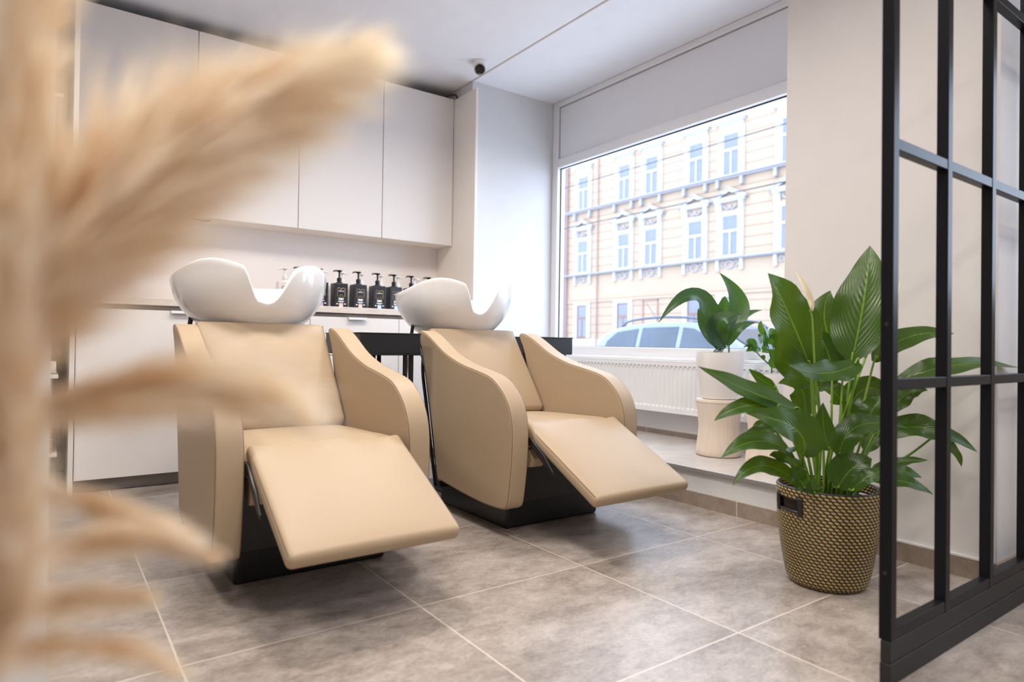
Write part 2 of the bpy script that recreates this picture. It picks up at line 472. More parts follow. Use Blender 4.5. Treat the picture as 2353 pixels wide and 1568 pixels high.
# ------------------------------------------------------------------ radiator on the platform under the window
def make_radiator():
    t = thing('radiator', 'long white ribbed panel radiator under the shop window', 'radiator', (3.07, 2.60, .328))
    y0, y1, H = -1.0, 1.02, .312
    bm = bmesh.new()
    n = 300; rows = [(.0, 0), (.012, 0), (.030, 0), (.042, 1), (.262, 1), (.276, 0), (.300, 0), (.312, 0)]
    vs = []
    for z, k in rows:
        ring = []
        for i in range(n + 1):
            y = y0 + (y1 - y0) * i / n
            ph = (i % 5) / 5
            g = .007 if (k and ph in (.4, .6, .2)) else 0
            ring.append(bm.verts.new((g, y, z)))
        vs.append(ring)
    for a, b in zip(vs, vs[1:]):
        for i in range(n): bm.faces.new((a[i], a[i + 1], b[i + 1], b[i]))
    obj('front_panel', bm, M['radiator'], t)
    obj('casing', B((.009, .070, y0, y1, .0, .012), (.009, .070, y0, y0 + .008, .0, H), (.009, .070, y1 - .008, y1, .0, H), (.062, .070, y0, y1, .0, H)), M['radiator'], t)
    bm = bmesh.new(); box(bm, -.001, .072, y0 - .001, y1 + .001, H - .004, H + .004)
    obj('top_grille', bm, M['radiator'], t, bevel=.002)
    bm = bmesh.new(); k = 0
    y = y0 + .03
    while y < y1 - .02:
        box(bm, -.0012, .002, y, y + .018, .278, .287); y += .0335
    obj('slot_row', bm, M['slot'], t)
    obj('bracket', B((.055, .114, y0 + .15, y0 + .18, -.02, .2)), M['radiator'], t)
    obj('bracket', B((.055, .114, y1 - .18, y1 - .15, -.02, .2)), M['radiator'], t)
make_radiator()

# ------------------------------------------------------------------ cabinets along the back wall
ux = [.110, .695, 1.284, 1.854, 2.408]
ulab = ['flush cream wall cabinet at the far left, beside the tall end panel', 'flush cream wall cabinet above the left basin, second from left',
        'flush cream wall cabinet above the black bottles, third from left', 'flush cream wall cabinet at the right end, against the tall cream panel']
for i in range(4):
    a, b = ux[i], ux[i + 1]
    t = thing('wall_cabinet', ulab[i], 'cabinet', (a, 4.34, 1.445), group='row of wall cabinets')
    W = b - a
    obj('body', B((.0005, W - .0005, -.20, -.001, .012, 1.072)), M['cab_in'], t)
    obj('underside', B((.0005, W - .0005, -.20, -.001, 0, .012)), M['cab_side'], t)
    obj('door', B((.0022, W - .0022, -.221, -.202, 0, 1.076)), M['cab'], t, bevel=.0012, segs=2)
t = tag(obj('cable', (lambda bm: (tube(bm, catmull([(.60, 4.16, 1.438), (.66, 4.15, 1.436), (.70, 4.16, 1.436), (.74, 4.15, 1.430), (.78, 4.16, 1.436)], 5), .004, 6), bm)[1])(bmesh.new()), M['black_rubber']),
        'thin dark cable tucked under the wall cabinets', 'cable')
tag(obj('cable', (lambda bm: (tube(bm, catmull([(2.33, 4.13, 2.523), (2.36, 4.11, 2.535), (2.40, 4.09, 2.545), (2.425, 4.10, 2.53)], 5), .006, 6), bm)[1])(bmesh.new()), M['black_rubber']),
    'grey cable coming out above the right wall cabinet', 'cable')

tag(obj('tall_side_panel', B((2.410, 2.4295, 3.82, 4.339, 0, 2.517)), M['cab_side'], bevel=.001), 'tall cream side panel closing the cabinets beside the window niche', 'panel')
tag(obj('tall_end_panel', B((.088, .1085, 3.60, 4.339, 0, 2.56)), M['cab'], bevel=.001), 'tall white end panel at the left of the cabinet row', 'panel')

bx = [.110, .658, 1.205, 1.752, 2.408]
blab = ['white base cabinet with one door, left of the left chair', 'white base cabinet hidden behind the left wash chair', 'white drawer cabinet under the black bottles', 'narrow white drawer cabinet behind the right basin']
for i in range(4):
    a, b = bx[i], bx[i + 1]; W = b - a
    t = thing('base_cabinet', blab[i], 'cabinet', (a, 4.34, 0), group='row of base cabinets')
    obj('body', B((.0005, W - .0005, -.698, -.001, .062, .892)), M['cab_in'], t)
    fronts = [(.064, .872, W - .10 if i == 0 else .10)] if i < 2 else [(.654, .872, W / 2), (.36, .650, W / 2), (.064, .356, W / 2)]
    for z0, z1, hx in fronts:
        d = obj('door' if i < 2 else 'drawer_front', B((.002, W - .002, -.720, -.701, z0, z1)), M['cab'], t, bevel=.0012, segs=2)
        obj('handle', B((hx - .055, hx + .055, -.738, -.715, z1 - .002, z1 + .0015), (hx - .055, hx + .055, -.740, -.737, z1 - .012, z1 + .0015)), M['steel_white'], d)
tag(obj('plinth', B((.110, 2.408, 3.665, 3.68, .001, .060)), M['plinth']), 'grey plinth strip along the floor below the base cabinets', 'plinth')
tag(obj('worktop', B((.1095, 2.409, 3.612, 4.339, .896, .932)), M['worktop'], bevel=.002), 'long pale travertine-look worktop carrying the bottles', 'worktop')

# ------------------------------------------------------------------ shelf with towels in the gap at the left
t = thing('shelf_unit', 'narrow open shelf in the gap left of the tall end panel', 'shelf', (-.22, 3.96, 0))
obj('back_panel', B((-.20, .30, .36, .375, 0, 2.2)), M['cab_in'], t)
obj('side_panel', B((-.20, -.182, -.34, .36, 0, 2.2)), M['cab'], t)
for z in (.05, .20, .56, .95, 1.4, 1.85):
    obj('shelf', B((-.182, .268, -.34, .36, z - .016, z)), M['cab'], t)
for k in range(6):
    bm = bmesh.new(); pad(bm, .30, .40, .017, .007)
    o = obj('folded_towel', bm, M['towel'], smooth=180); o.location = (-.118, 3.84, .2095 + k * .0175)
    pos = ['bottom', 'second', 'third', 'fourth', 'fifth', 'top'][k]
    tag(o, 'brown folded towel in the left shelf, %s of its stack' % (pos if k in (0, 5) else pos + ' from the bottom'), 'towel', 'towel stack in the left shelf')
bm = bmesh.new(); tube(bm, [(-.15, 0, 0), (.16, 0, 0)], .03, 20)
o = obj('rolled_towel', bm, M['towel_white'], smooth=50); o.location = (-.12, 3.70, .591)
tag(o, 'white rolled towel lying on the shelf above the brown stack', 'towel')

# ------------------------------------------------------------------ shampoo bottles
_txt = {}
def text(body, size, m, parent, loc, name='lettering', rot=(PI / 2, 0, 0)):
    c = bpy.data.curves.new(name, 'FONT'); c.body = body; c.size = size; c.align_x = 'CENTER'; c.align_y = 'CENTER'
    c.extrude = .0003; c.offset = size * .02
    c.materials.append(m)
    key = (body, size, m.name)
    if key not in _txt:
        tmp = bpy.data.objects.new('tmp', c); COL.objects.link(tmp)
        dg = bpy.context.evaluated_depsgraph_get(); dg.update()
        _txt[key] = bpy.data.meshes.new_from_object(tmp.evaluated_get(dg))
        bpy.data.objects.remove(tmp)
    o = bpy.data.objects.new(name, _txt[key]); COL.objects.link(o); o.parent = parent; o.location = loc; o.rotation_euler = rot
    return o

Mout = [(0, 0), (0, 1), (.30, 1), (.5, .80), (.70, 1), (1, 1), (1, 0), (.68, 0), (.68, .26), (.5, .08), (.32, .26), (.32, 0)]
def make_bottle(black, tagm):
    t = empty('pump_bottle')
    bmat = M['bottle_black'] if black else M['bottle_white']
    ink = M['print_white'] if black else M['print_dark']
    obj('body', B((-.043, .043, -.033, .033, 0, .146)), bmat, t, bevel=.004)
    bm = bmesh.new()
    lathe(bm, [(.021, .145), (.020, .152), (.012, .156), (.012, .160), (.0145, .161), (.0145, .178), (.008, .181), (.006, .186)], 20)
    obj('collar', bm, bmat, t, smooth=40)
    bm = bmesh.new()
    lathe(bm, [(.0055, .185), (.0055, .214), (.011, .217), (.017, .222), (.017, .2255), (.004, .2275)], 20)
    tube(bm, [(-.008, 0, .222), (-.024, 0, .2225), (-.034, 0, .220), (-.037, 0, .215)], [.0055, .0048, .004, .0036], 8)
    obj('pump', bm, bmat, t, smooth=40)
    bm = bmesh.new(); s = .046
    tube(bm, [((x - .5) * s, -.0337, .068 + y * .050) for x, y in Mout], .0009, 6, closed=True)
    obj('emblem', bm, M['gold'] if black else M['print_dark'], t)
    text('LABEL.M', .0088, ink, t, (0, -.0334, .0995))
    bm = bmesh.new()
    for z, hw, hh in ((.057, .016, .0016), (.052, .016, .0016), (.048, .013, .0014), (.0395, .020, .0009), (.0365, .017, .0009), (.0335, .012, .0009)):
        box(bm, -hw, hw, -.0338, -.0329, z - hh, z + hh)
    for x in (-.026, -.021, .021, .027):
        box(bm, x - .0022, x + .0022, -.0338, -.0329, .020, .0262)
    obj('printed_lines', bm, ink, t)
    obj('colour_tag', B((-.012, .012, -.0342, -.0329, .004, .0275)), M[tagm], t)
    return t
protos = {}
def bottle(x, y, black, tagm, label, group, rz=0.0):
    k = (black, tagm)
    if k not in protos: o = protos[k] = make_bottle(*k)
    else: o = copy_tree(protos[k])
    o.location = (x, y, .932); o.rotation_euler = (0, 0, rz)
    tag(o, label, 'bottle', group)
ords = ['first', 'second', 'third', 'fourth', 'fifth', 'sixth', 'seventh', 'eighth', 'ninth']
bxs = [1.185, 1.302, 1.421, 1.541, 1.666, 1.777, 1.898, 2.024, 2.133]
tg = ['lilac', 'lilac', 'pink', 'pink', 'blue', 'blue', 'pink', 'lilac', 'blue']
rot = [.1, -.05, .0, .04, .0, .05, 0, -.08, .3]
where = ['half hidden behind the left basin, only its pump showing', 'lilac tag, touching the left basin edge in view', 'pink tag, second clear of the left basin', 'pink tag, third clear of the left basin',
         'pale blue tag, fourth clear of the left basin', 'partly covered by the right basin rim', 'pump above the right basin, first of three', 'pump above the right basin, middle of three', 'turned pump above the right basin, nearest the side panel']
for i in range(9):
    bottle(bxs[i], 3.755, True, tg[i], 'black pump bottle, ' + where[i], 'black pump bottles on the worktop', rot[i])
wxs = [1.135, 1.355, 1.485, 1.612, 1.742, 1.862, 1.985]
wlab = ['leftmost, seen through the notch of the left basin', 'behind the lilac-tagged black bottle', 'behind the first pink-tagged black bottle', 'behind the second pink-tagged black bottle',
        'behind the pale blue-tagged black bottle', 'behind the bottle at the right basin rim', 'pump just above the right basin']
for i in range(7):
    bottle(wxs[i], 3.875, False, 'pink', 'white pump bottle, ' + wlab[i], 'white pump bottles in the back row', PI if i in (1, 2, 5, 6) else 0)

# ------------------------------------------------------------------ backwash units: chair, basin and base in one piece
ARM = [(.405, .140), (.440, .275), (.478, .430), (.558, .680), (.602, .758), (.606, .780), (.584, .788), (.527, .773), (.462, .743), (.390, .706), (.330, .681),
       (.220, .648), (.100, .626), (.000, .604), (-.062, .570), (-.112, .522), (-.140, .465), (-.150, .400), (-.148, .300), (-.136, .200), (-.124, .135), (-.110, .116), (-.080, .108),
       (.0, .105), (.08, .107), (.20, .116), (.30, .126), (.375, .134)]
def basin_mesh(t):
    cy, a, b = .845, .312, .285
    zb = .765
    tab = [(0, .47), (.05, .56), (.12, .65), (.25, .765), (.40, .86), (.55, .925), (.70, .965), (.85, .99), (1.0, 1.0), (1.3, 1.015)]
    def rs(z):
        s = (z - zb) / .235
        for (s0, r0), (s1, r1) in zip(tab, tab[1:]):
            if s <= s1: return r0 + (r1 - r0) * max(0, (s - s0) / (s1 - s0))
        return tab[-1][1]
    def sm(x): x = max(0, min(1, x)); return x * x * (3 - 2 * x)
    def rim(th):
        d = abs((th + PI) % (2 * PI) - PI)          # 0 at the neck side
        x = a * math.sin(d) if d < PI / 2 else a
        z = .968 + .068 * math.exp(-((d - R(40)) / R(34)) ** 2) - .004 * sm((d - R(110)) / R(60))
        lo, hi = (.040, .098) if th > PI else (.024, .122)
        z -= .112 * (1 - sm((x - lo) / (hi - lo))) if d < PI / 2 else 0
        return z
    N = 144; K = 16
    bm = bmesh.new(); out = []; inn = []
    for i in range(N):
        th = 2 * PI * i / N; dx, dy = math.sin(th), -math.cos(th)
        zr = rim(th); ring = []; ring2 = []
        for k in range(K + 1):
            z = zb + (zr - zb) * (k / K); r = rs(z)
            ring.append((r * a * dx, cy + r * b * dy, z))
            zi = zb + .03 + (zr - zb - .03) * (k / K); ri = rs(zi) - .020 / .3 - (.10 * (1 - k / K) ** 2)
            ring2.append((ri * a * dx, cy + ri * b * dy, zi))
        # rounded lip
        o, q = Vector(ring[-1]), Vector(ring2[-1]); mid = (o + q) / 2; hw = (o - q) / 2
        lip = [tuple(mid + hw * math.cos(x) + Vector((0, 0, .009)) * math.sin(x)) for x in (PI * .2, PI * .4, PI * .6, PI * .8)]
        out.append([bm.verts.new(p) for p in ring + lip + ring2[::-1]])
    L = len(out[0])
    for i in range(N):
        A, Bq = out[i], out[(i + 1) % N]
        for k in range(L - 1): bm.faces.new((A[k], Bq[k], Bq[k + 1], A[k + 1]))
    bm.faces.new([r[0] for r in out][::-1]); bm.faces.new([r[-1] for r in out])
    return obj('basin', bm, M['porcelain'], t, smooth=60)

def make_unit(label):
    t = thing('backwash_unit', label, 'salon wash chair', group='two cream wash chairs with basins')
    # plinth
    bm = bmesh.new()
    prism_x(bm, [(0, 0), (.534, 0), (.520, .10), (.470, .345), (-.012, .345), (-.010, .20)], -.243, .243)
    obj('base', bm, M['black_gloss'], t, bevel=.012, segs=4)
    obj('front_cover', B((-.232, .232, -.0165, .001, .10, .325)), M['black_metal'], t, bevel=.003)
    bm = bmesh.new()
    prism_x(bm, [(.440, .30), (.455, .30), (.795, .735), (.775, .748)], -.246, .246)
    obj('back_shell', bm, M['black_metal'], t, bevel=.005)
    for s in (-1, 1):
        bm = bmesh.new(); xa, xb = sorted((s * .262, s * .318))
        prism_x(bm, [(.400, .100), (.424, .10), (.470, .270), (.510, .430), (.578, .660), (.590, .715), (.575, .715), (.552, .66), (.474, .430)], xa, xb)
        obj('arm_shell', bm, M['black_metal'], t, bevel=.003)
    for s in (-1, 1):
        x0, x1 = (.252, .330) if s > 0 else (-.330, -.252)
        ol = [(p.x, p.y) for p in catmull([(y, z, 0) for y, z in ARM], 3, True)]
        bm = bmesh.new(); prism_x(bm, ol, x0, x1)
        a = obj('armrest', bm, M['leather'], t, bevel=.010, segs=4)
        for xx in (x0 + .0029, x1 - .0029):
            bm = bmesh.new(); loop = []
            cx = sum(y for y, z in ol) / len(ol); cz = sum(z for y, z in ol) / len(ol)
            n = len(ol)
            for i in range(0, n):
                p0 = Vector((ol[i - 1][0], ol[i - 1][1], 0)); p1 = Vector((ol[(i + 1) % n][0], ol[(i + 1) % n][1], 0))
                tg_ = (p1 - p0).normalized(); nn = Vector((-tg_.y, tg_.x, 0))
                if nn.dot(Vector((ol[i][0] - cx, ol[i][1] - cz, 0))) > 0: nn = -nn
                loop.append((xx, ol[i][0] + nn.x * .0029, ol[i][1] + nn.y * .0029))
            tube(bm, loop, .0016, 6, closed=True)
            obj('seam', bm, M['seam'], a)
    # backrest
    ang = math.atan2(.268, .37)
    def wrinkle(v):
        # soft sag where the back meets the seat
        k = max(0, 1 - (v.y + .245) / .10) if v.z > 0 else 0
        v.z += .011 * k * math.sin(v.x * 22 + .6)
        return v
    mt = Matrix.Translation((0, .550, .592)) @ Matrix.Rotation(-(ang) + PI / 2, 4, 'X')
    bm = bmesh.new(); pad(bm, .498, .475, .085, .022, .016, mt, wrinkle)
    bk = obj('backrest', bm, M['leather'], t, smooth=180)
    for s in (-1, 1):
        bm = bmesh.new()
        tube(bm, [mt @ Vector((s * .2440, y, .0345)) for y in (-.22, -.1, 0, .1, .2, .229)], .0017, 5)
        obj('seam', bm, M['seam'], bk)
    # seat
    def sag(v):
        if v.z > 0:
            v.z += .004 * math.sin(v.x * 17 + v.y * 9) * max(0, 1 - abs(v.y + .17) / .13)
            if v.y < -.19: v.z -= .020 * ((-.19 - v.y) / .09) ** 2
        return v
    mt = Matrix.Translation((0, .145, .370)) @ Matrix.Rotation(R(-1.5), 4, 'X')
    bm = bmesh.new(); pad(bm, .498, .56, .085, .032, .016, mt, sag)
    obj('seat', bm, M['leather'], t, smooth=180)
    # leg rest, tilted down to the front
    th = math.atan2(.188, .365)
    mt = Matrix.Translation((0, -.2955, .309)) @ Matrix.Rotation(th, 4, 'X')
    def crease(v):
        if v.z > 0: v.z += .006 * math.sin(v.x * 24 + v.y * 6) * max(0, (v.y - .12) / .09)
        return v
    bm = bmesh.new(); pad(bm, .476, .462, .045, .017, .012, mt, crease)
    lr = obj('leg_rest', bm, M['leather'], t, smooth=180)
    for s in (-1, 1):
        bm = bmesh.new()
        tube(bm, [mt @ Vector((s * .2335, y, .0182)) for y in (-.215, -.1, 0, .1, .2)] , .0016, 5)
        obj('seam', bm, M['seam'], lr)
    for s in (-1, 1):
        bm = bmesh.new()
        x = s * .2425
        prism_x(bm, [(-.085, .395), (-.145, .385), (-.235, .325), (-.285, .275), (-.285, .262), (-.225, .298), (-.150, .350), (-.085, .362)], x - .004, x + .004)
        obj('hinge_bracket', bm, M['black_metal'], t, bevel=.002)
    for x in (-.205, .205):
        bm = bmesh.new()
        prism_x(bm, [(-.06, .335), (-.125, .335), (-.155, .300), (-.140, .268), (-.105, .262), (-.085, .300)], x - .03, x + .03)
        obj('underlay_flap', bm, M['leather'], t, bevel=.004)
    # basin and what carries it
    basin_mesh(t)
    bm = bmesh.new(); box(bm, -.12, .12, .72, .95, .735, .766); obj('basin_bracket', bm, M['black_metal'], t, bevel=.006)
    bm = bmesh.new()
    box(bm, -.15, .15, .62, .95, 0, .015); box(bm, -.09, -.04, .80, .86, .015, .74); box(bm, .04, .09, .80, .86, .015, .74)
    obj('support_column', bm, M['black_metal'], t, bevel=.003)
    for (x0, x1) in ((-.235, -.24), (-.155, -.165)):
        bm = bmesh.new()
        tube(bm, catmull([(x0 + (.012 if x0 < -.2 else .02), .85, .868 if x0 < -.2 else .80), (x0, .86, .76), (x1 - .008, .85, .60), (x1, .82, .42), (x1 + .02, .80, .20), (x1 + .05, .80, .0)], 6), .009, 8)
        obj('hose', bm, M['black_rubber'], t, smooth=180)
    return t
u1 = make_unit('cream wash chair with white basin in front, left of the pair, nearer the pampas grass')
u1.location = (.705, 2.04, 0)
u2 = copy_tree(u1); u2.location = (1.726, 2.08, 0)
u2['label'] = 'cream wash chair with white basin nearer the shop window, right of the pair'

# ------------------------------------------------------------------ narrow black trolleys beside the chairs
def make_trolley():
    t = empty('tray_trolley')
    w, d = .1375, .21
    bm = bmesh.new()
    box(bm, -w, w, -d, d, 0, .006)
    box(bm, -w, w, -d, -d + .006, .006, .092); box(bm, -w, w, d - .006, d, .006, .092)
    box(bm, -w, -w + .006, -d + .006, d - .006, .006, .092); box(bm, w - .006, w, -d + .006, d - .006, .006, .092)
    o = obj('tray', bm, M['black_metal'], t, bevel=.003); o.location = (0, 0, .677)
    bm = bmesh.new()
    box(bm, -w - .003, w + .003, -d - .003, -d + .010, 0, .005); box(bm, -w - .003, w + .003, d - .010, d + .003, 0, .005)
    box(bm, -w - .003, -w + .010, -d + .010, d - .010, 0, .005); box(bm, w - .010, w + .003, -d + .010, d - .010, 0, .005)
    q = obj('rim', bm, M['black_metal'], o, bevel=.002); q.location = (0, 0, .0905)
    for x in (.083, .112):
        for y in (-d + .04, d - .04):
            bm = bmesh.new(); tube(bm, [(x, y, .02), (x, y, .678)], .0105, 14); obj('post', bm, M['black_metal'], t, smooth=40)
    obj('lower_tray', B((-.10, w, -d + .01, d - .01, .20, .215), (-.10, w, -d + .01, -d + .016, .215, .36), (w - .006, w, -d + .01, d - .01, .215, .36)), M['black_gloss'], t, bevel=.003)
    obj('foot_plate', B((-.08, w, -d, d, 0, .025)), M['black_metal'], t, bevel=.005)
    return t
tr = make_trolley(); tr.location = (1.1985, 2.752, 0)
tag(tr, 'black metal tray trolley standing between the two wash chairs', 'trolley', 'black tray trolleys')
tr2 = copy_tree(tr); tr2.location = (2.2185, 2.912, 0)
tag(tr2, 'black metal tray trolley at the window side of the right wash chair', 'trolley', 'black tray trolleys')
# ------------------------------------------------------------------ security camera
t = thing('security_camera', 'small white ceiling camera with a black lens', 'camera', (2.306, 3.614, CEIL))
bm = bmesh.new(); lathe(bm, [(.054, -.001), (.054, -.006), (.050, -.026), (.042, -.040), (.030, -.044)], 32)
obj('mount', bm, M['pvc'], t, smooth=40)
ax = Vector((-.47, -.70, -.52)).normalized()
rotm = Vector((0, 0, 1)).rotation_difference(ax).to_matrix().to_4x4()
o = Vector((-.004, -.006, -.046))
bm = bmesh.new(); lathe(bm, [(.010, -.040), (.024, -.034), (.034, -.018), (.036, 0), (.0365, .026), (.035, .029), (.033, .029)], 28); bm.transform(Matrix.Translation(o) @ rotm)
e = obj('eyeball', bm, M['pvc'], t, smooth=40)
bm = bmesh.new(); lathe(bm, [(.0325, .0285), (.0325, .0295), (.026, .031), (.012, .0325), (.001, .033)], 28); bm.transform(Matrix.Translation(o) @ rotm)
obj('lens', bm, M['lens'], e, smooth=40)
bm = bmesh.new(); lathe(bm, [(.0375, .0255), (.0375, .0275), (.0355, .0285)], 28); bm.transform(Matrix.Translation(o) @ rotm)
obj('lens_ring', bm, M['black_gloss'], e, smooth=40)

# ------------------------------------------------------------------ black partition of square steel bars on a wooden plinth
t = thing('partition_screen', 'black steel grid partition on a black wooden plinth, in front of the right wall', 'partition', (1.500, .657, 0))
XR = 1.62; DP = .026; LEAN = -.014
def slant(bm):
    for v in bm.verts: v.co.x += LEAN * v.co.z
    return bm
obj('plinth_beam', B((-.002, XR, .0, .023, .0, .048), (-.002, XR, .001, .022, .0495, .096)), M['black_wood'], t, bevel=.002)
px = [0, .282, .566, .850, 1.134, 1.418, XR - .0255]
for i, x in enumerate(px):
    p = obj('post', slant(B((x, x + .026, 0, DP, .097, 2.30))), M['partition'], t, bevel=.0015)
    if i == 0:
        for z in (.245, .79):
            bm = bmesh.new()
            tube(bm, [(-.0012, DP * .5, z), (.003, DP * .5, z)], .004, 12)
            obj('screw_cover', slant(bm), M['black_rubber'], p)
for z in (.098, .645, 1.172, 1.682, 2.21):
    obj('rail', slant(B((.002, XR, .001, DP - .001, z, z + .025))), M['partition'], t, bevel=.0015)

# ------------------------------------------------------------------ leaves
def frame_vec(p): return (Vector((0, 0, .735)) - Vector(p)).normalized()
def leaf_mesh(bm, uvl, a, m, b, width, face, fold=.16, wave=.05, tipy=1.0, n=16, seedv=0.0):
    a, m, b = Vector(a), Vector(m), Vector(b)
    c = m * 2 - (a + b) / 2                       # quadratic curve through the middle point
    rows = []
    for i in range(n + 1):
        t = i / n
        p = a * (1 - t) ** 2 + c * 2 * t * (1 - t) + b * t * t
        d = ((c - a) * (1 - t) + (b - c) * t).normalized()
        s = d.cross(face)
        s = s.normalized() if s.length > 1e-4 else d.orthogonal().normalized()
        nn = s.cross(d).normalized()
        prof = (t + .012) ** .60 * (1 - t) ** 1.0 * 2.90 if tipy == 1.0 else math.sin(PI * min(1, t + .01)) ** .75
        prof = max(prof, .02 if t < 1 else .003)
        row = []
        for j in range(9):
            v = -1 + j / 4
            hw = width / 2 * prof
            lift = fold * hw * abs(v) + wave * width * abs(v) ** 2 * math.sin(t * 15 + seedv + (1.7 if v > 0 else 0)) * prof
            row.append((bm.verts.new(p + s * v * hw + nn * lift), t, (v + 1) / 2))
        rows.append(row)
    for r0, r1 in zip(rows, rows[1:]):
        for j in range(8):
            q = (r0[j], r0[j + 1], r1[j + 1], r1[j])
            f = bm.faces.new([x[0] for x in q])
            for lp, x in zip(f.loops, q): lp[uvl].uv = (x[1], x[2])

def add_leaf(t, a, m, b, width, face, mt, **kw):
    bm = bmesh.new(); uvl = bm.loops.layers.uv.new('UVMap')
    o3 = Vector(t.location)
    leaf_mesh(bm, uvl, Vector(a) - o3, Vector(m) - o3, Vector(b) - o3, width, face, **kw)
    return obj('leaf', bm, mt, t, smooth=180)

def add_stem(t, pts, r0, r1, mt, parent=None, name='stem'):
    bm = bmesh.new(); o3 = Vector(t.location)
    P = [Vector(p) - o3 for p in pts]
    C2 = catmull(P, 6)
    tube(bm, C2, [r0 + (r1 - r0) * i / (len(C2) - 1) for i in range(len(C2))], 8)
    return obj(name, bm, mt, parent or t, smooth=180)

LILY = [
  ((2.051, 1.025, 0.699), (2.1, 1.014, 0.889), (2.164, 1.028, 1.07), 0.163, (2.022, 1.048, 0.277)),
  ((1.917, 1.085, 0.675), (1.823, 1.102, 0.837), (1.716, 1.105, 0.953), 0.153, (1.972, 1.084, 0.282)),
  ((1.973, 1.107, 0.617), (1.913, 1.149, 0.704), (1.85, 1.157, 0.793), 0.116, (1.977, 1.08, 0.283)),
  ((2.12, 1.087, 0.694), (2.099, 1.138, 0.815), (2.121, 1.134, 0.928), 0.137, (2.01, 1.056, 0.283)),
  ((2.051, 1.087, 0.635), (2.058, 1.106, 0.722), (2.042, 1.142, 0.799), 0.099, (1.999, 1.064, 0.283)),
  ((1.986, 0.973, 0.693), (1.817, 0.984, 0.663), (1.675, 1.012, 0.688), 0.078, (2.016, 1.052, 0.276)),
  ((1.874, 1.092, 0.542), (1.702, 1.154, 0.605), (1.537, 1.211, 0.677), 0.075, (1.963, 1.091, 0.282)),
  ((1.889, 1.179, 0.602), (1.847, 1.209, 0.633), (1.816, 1.231, 0.666), 0.036, (1.96, 1.092, 0.296)),
  ((1.983, 1.137, 0.511), (1.987, 1.158, 0.607), (1.929, 1.2, 0.618), 0.079, (1.972, 1.084, 0.289)),
  ((1.8, 1.108, 0.553), (1.666, 1.143, 0.561), (1.577, 1.182, 0.518), 0.051, (1.958, 1.094, 0.282)),
  ((1.789, 1.03, 0.424), (1.711, 1.012, 0.508), (1.58, 1.081, 0.551), 0.113, (1.942, 1.106, 0.275)),
  ((1.885, 1.109, 0.463), (1.782, 1.146, 0.484), (1.692, 1.186, 0.442), 0.048, (1.956, 1.095, 0.285)),
  ((1.798, 1.073, 0.424), (1.662, 1.097, 0.465), (1.545, 1.132, 0.422), 0.07, (1.952, 1.099, 0.282)),
  ((1.814, 1.062, 0.332), (1.667, 1.082, 0.397), (1.555, 1.101, 0.349), 0.057, (1.939, 1.108, 0.275)),
  ((1.842, 1.054, 0.369), (1.766, 1.071, 0.407), (1.709, 1.088, 0.421), 0.059, (1.95, 1.1, 0.279)),
  ((1.889, 1.007, 0.434), (1.856, 1.006, 0.499), (1.853, 1.008, 0.576), 0.059, (1.992, 1.07, 0.276)),
  ((2.036, 1.0, 0.484), (2.021, 1.011, 0.535), (1.996, 1.028, 0.572), 0.059, (2.027, 1.044, 0.283)),
  ((2.06, 0.983, 0.498), (2.076, 0.971, 0.55), (2.106, 0.949, 0.591), 0.07, (2.044, 1.032, 0.284)),
  ((2.169, 1.089, 0.535), (2.228, 1.058, 0.604), (2.29, 1.002, 0.559), 0.096, (2.021, 1.048, 0.29)),
  ((1.923, 0.995, 0.415), (1.961, 0.955, 0.507), (2.109, 0.886, 0.497), 0.08, (1.999, 1.064, 0.276)),
  ((2.132, 0.993, 0.462), (2.229, 0.886, 0.491), (2.341, 0.781, 0.42), 0.081, (2.049, 1.028, 0.284)),
  ((2.128, 0.994, 0.694), (2.224, 0.937, 0.773), (2.334, 0.846, 0.787), 0.072, (2.033, 1.04, 0.284)),
  ((2.129, 0.933, 0.631), (2.257, 0.797, 0.692), (2.584, 0.728, 0.675), 0.074, (2.044, 1.033, 0.291)),
  ((2.151, 0.954, 0.534), (2.183, 0.918, 0.597), (2.213, 0.872, 0.609), 0.062, (2.044, 1.032, 0.286)),
  ((1.912, 0.992, 0.321), (1.927, 0.956, 0.384), (1.972, 0.923, 0.412), 0.105, (2.011, 1.056, 0.269)),
  ((1.886, 0.937, 0.327), (1.907, 0.896, 0.376), (1.965, 0.866, 0.387), 0.045, (2.038, 1.036, 0.267)),
  ((2.078, 0.971, 0.364), (2.148, 0.92, 0.387), (2.218, 0.869, 0.394), 0.038, (2.049, 1.029, 0.287)),
  ((2.031, 0.955, 0.358), (2.09, 0.9, 0.369), (2.148, 0.859, 0.348), 0.045, (2.044, 1.032, 0.281)),
  ((2.019, 0.939, 0.339), (2.074, 0.875, 0.342), (2.143, 0.825, 0.304), 0.044, (2.049, 1.028, 0.273)),
  ((1.814, 1.037, 0.324), (1.776, 1.04, 0.362), (1.751, 1.045, 0.39), 0.056, (1.947, 1.102, 0.268)),
  ((1.798, 0.999, 0.32), (1.784, 0.997, 0.34), (1.782, 0.999, 0.36), 0.04, (1.968, 1.087, 0.258)),
  ((2.268, 0.87, 0.468), (2.304, 0.832, 0.423), (2.323, 0.818, 0.371), 0.03, (2.055, 1.025, 0.284)),
  ((2.074, 1.145, 0.592), (2.116, 1.139, 0.663), (2.176, 1.12, 0.737), 0.087, (1.988, 1.072, 0.29)),
  ((2.098, 1.078, 0.553), (2.075, 1.095, 0.595), (2.035, 1.124, 0.608), 0.071, (2.01, 1.056, 0.29)),
  ((2.164, 1.032, 0.399), (2.207, 1.025, 0.453), (2.229, 1.009, 0.496), 0.057, (2.044, 1.033, 0.291)),
  ((1.832, 1.171, 0.509), (1.787, 1.179, 0.484), (1.785, 1.181, 0.46), 0.03, (1.958, 1.094, 0.285)),
]
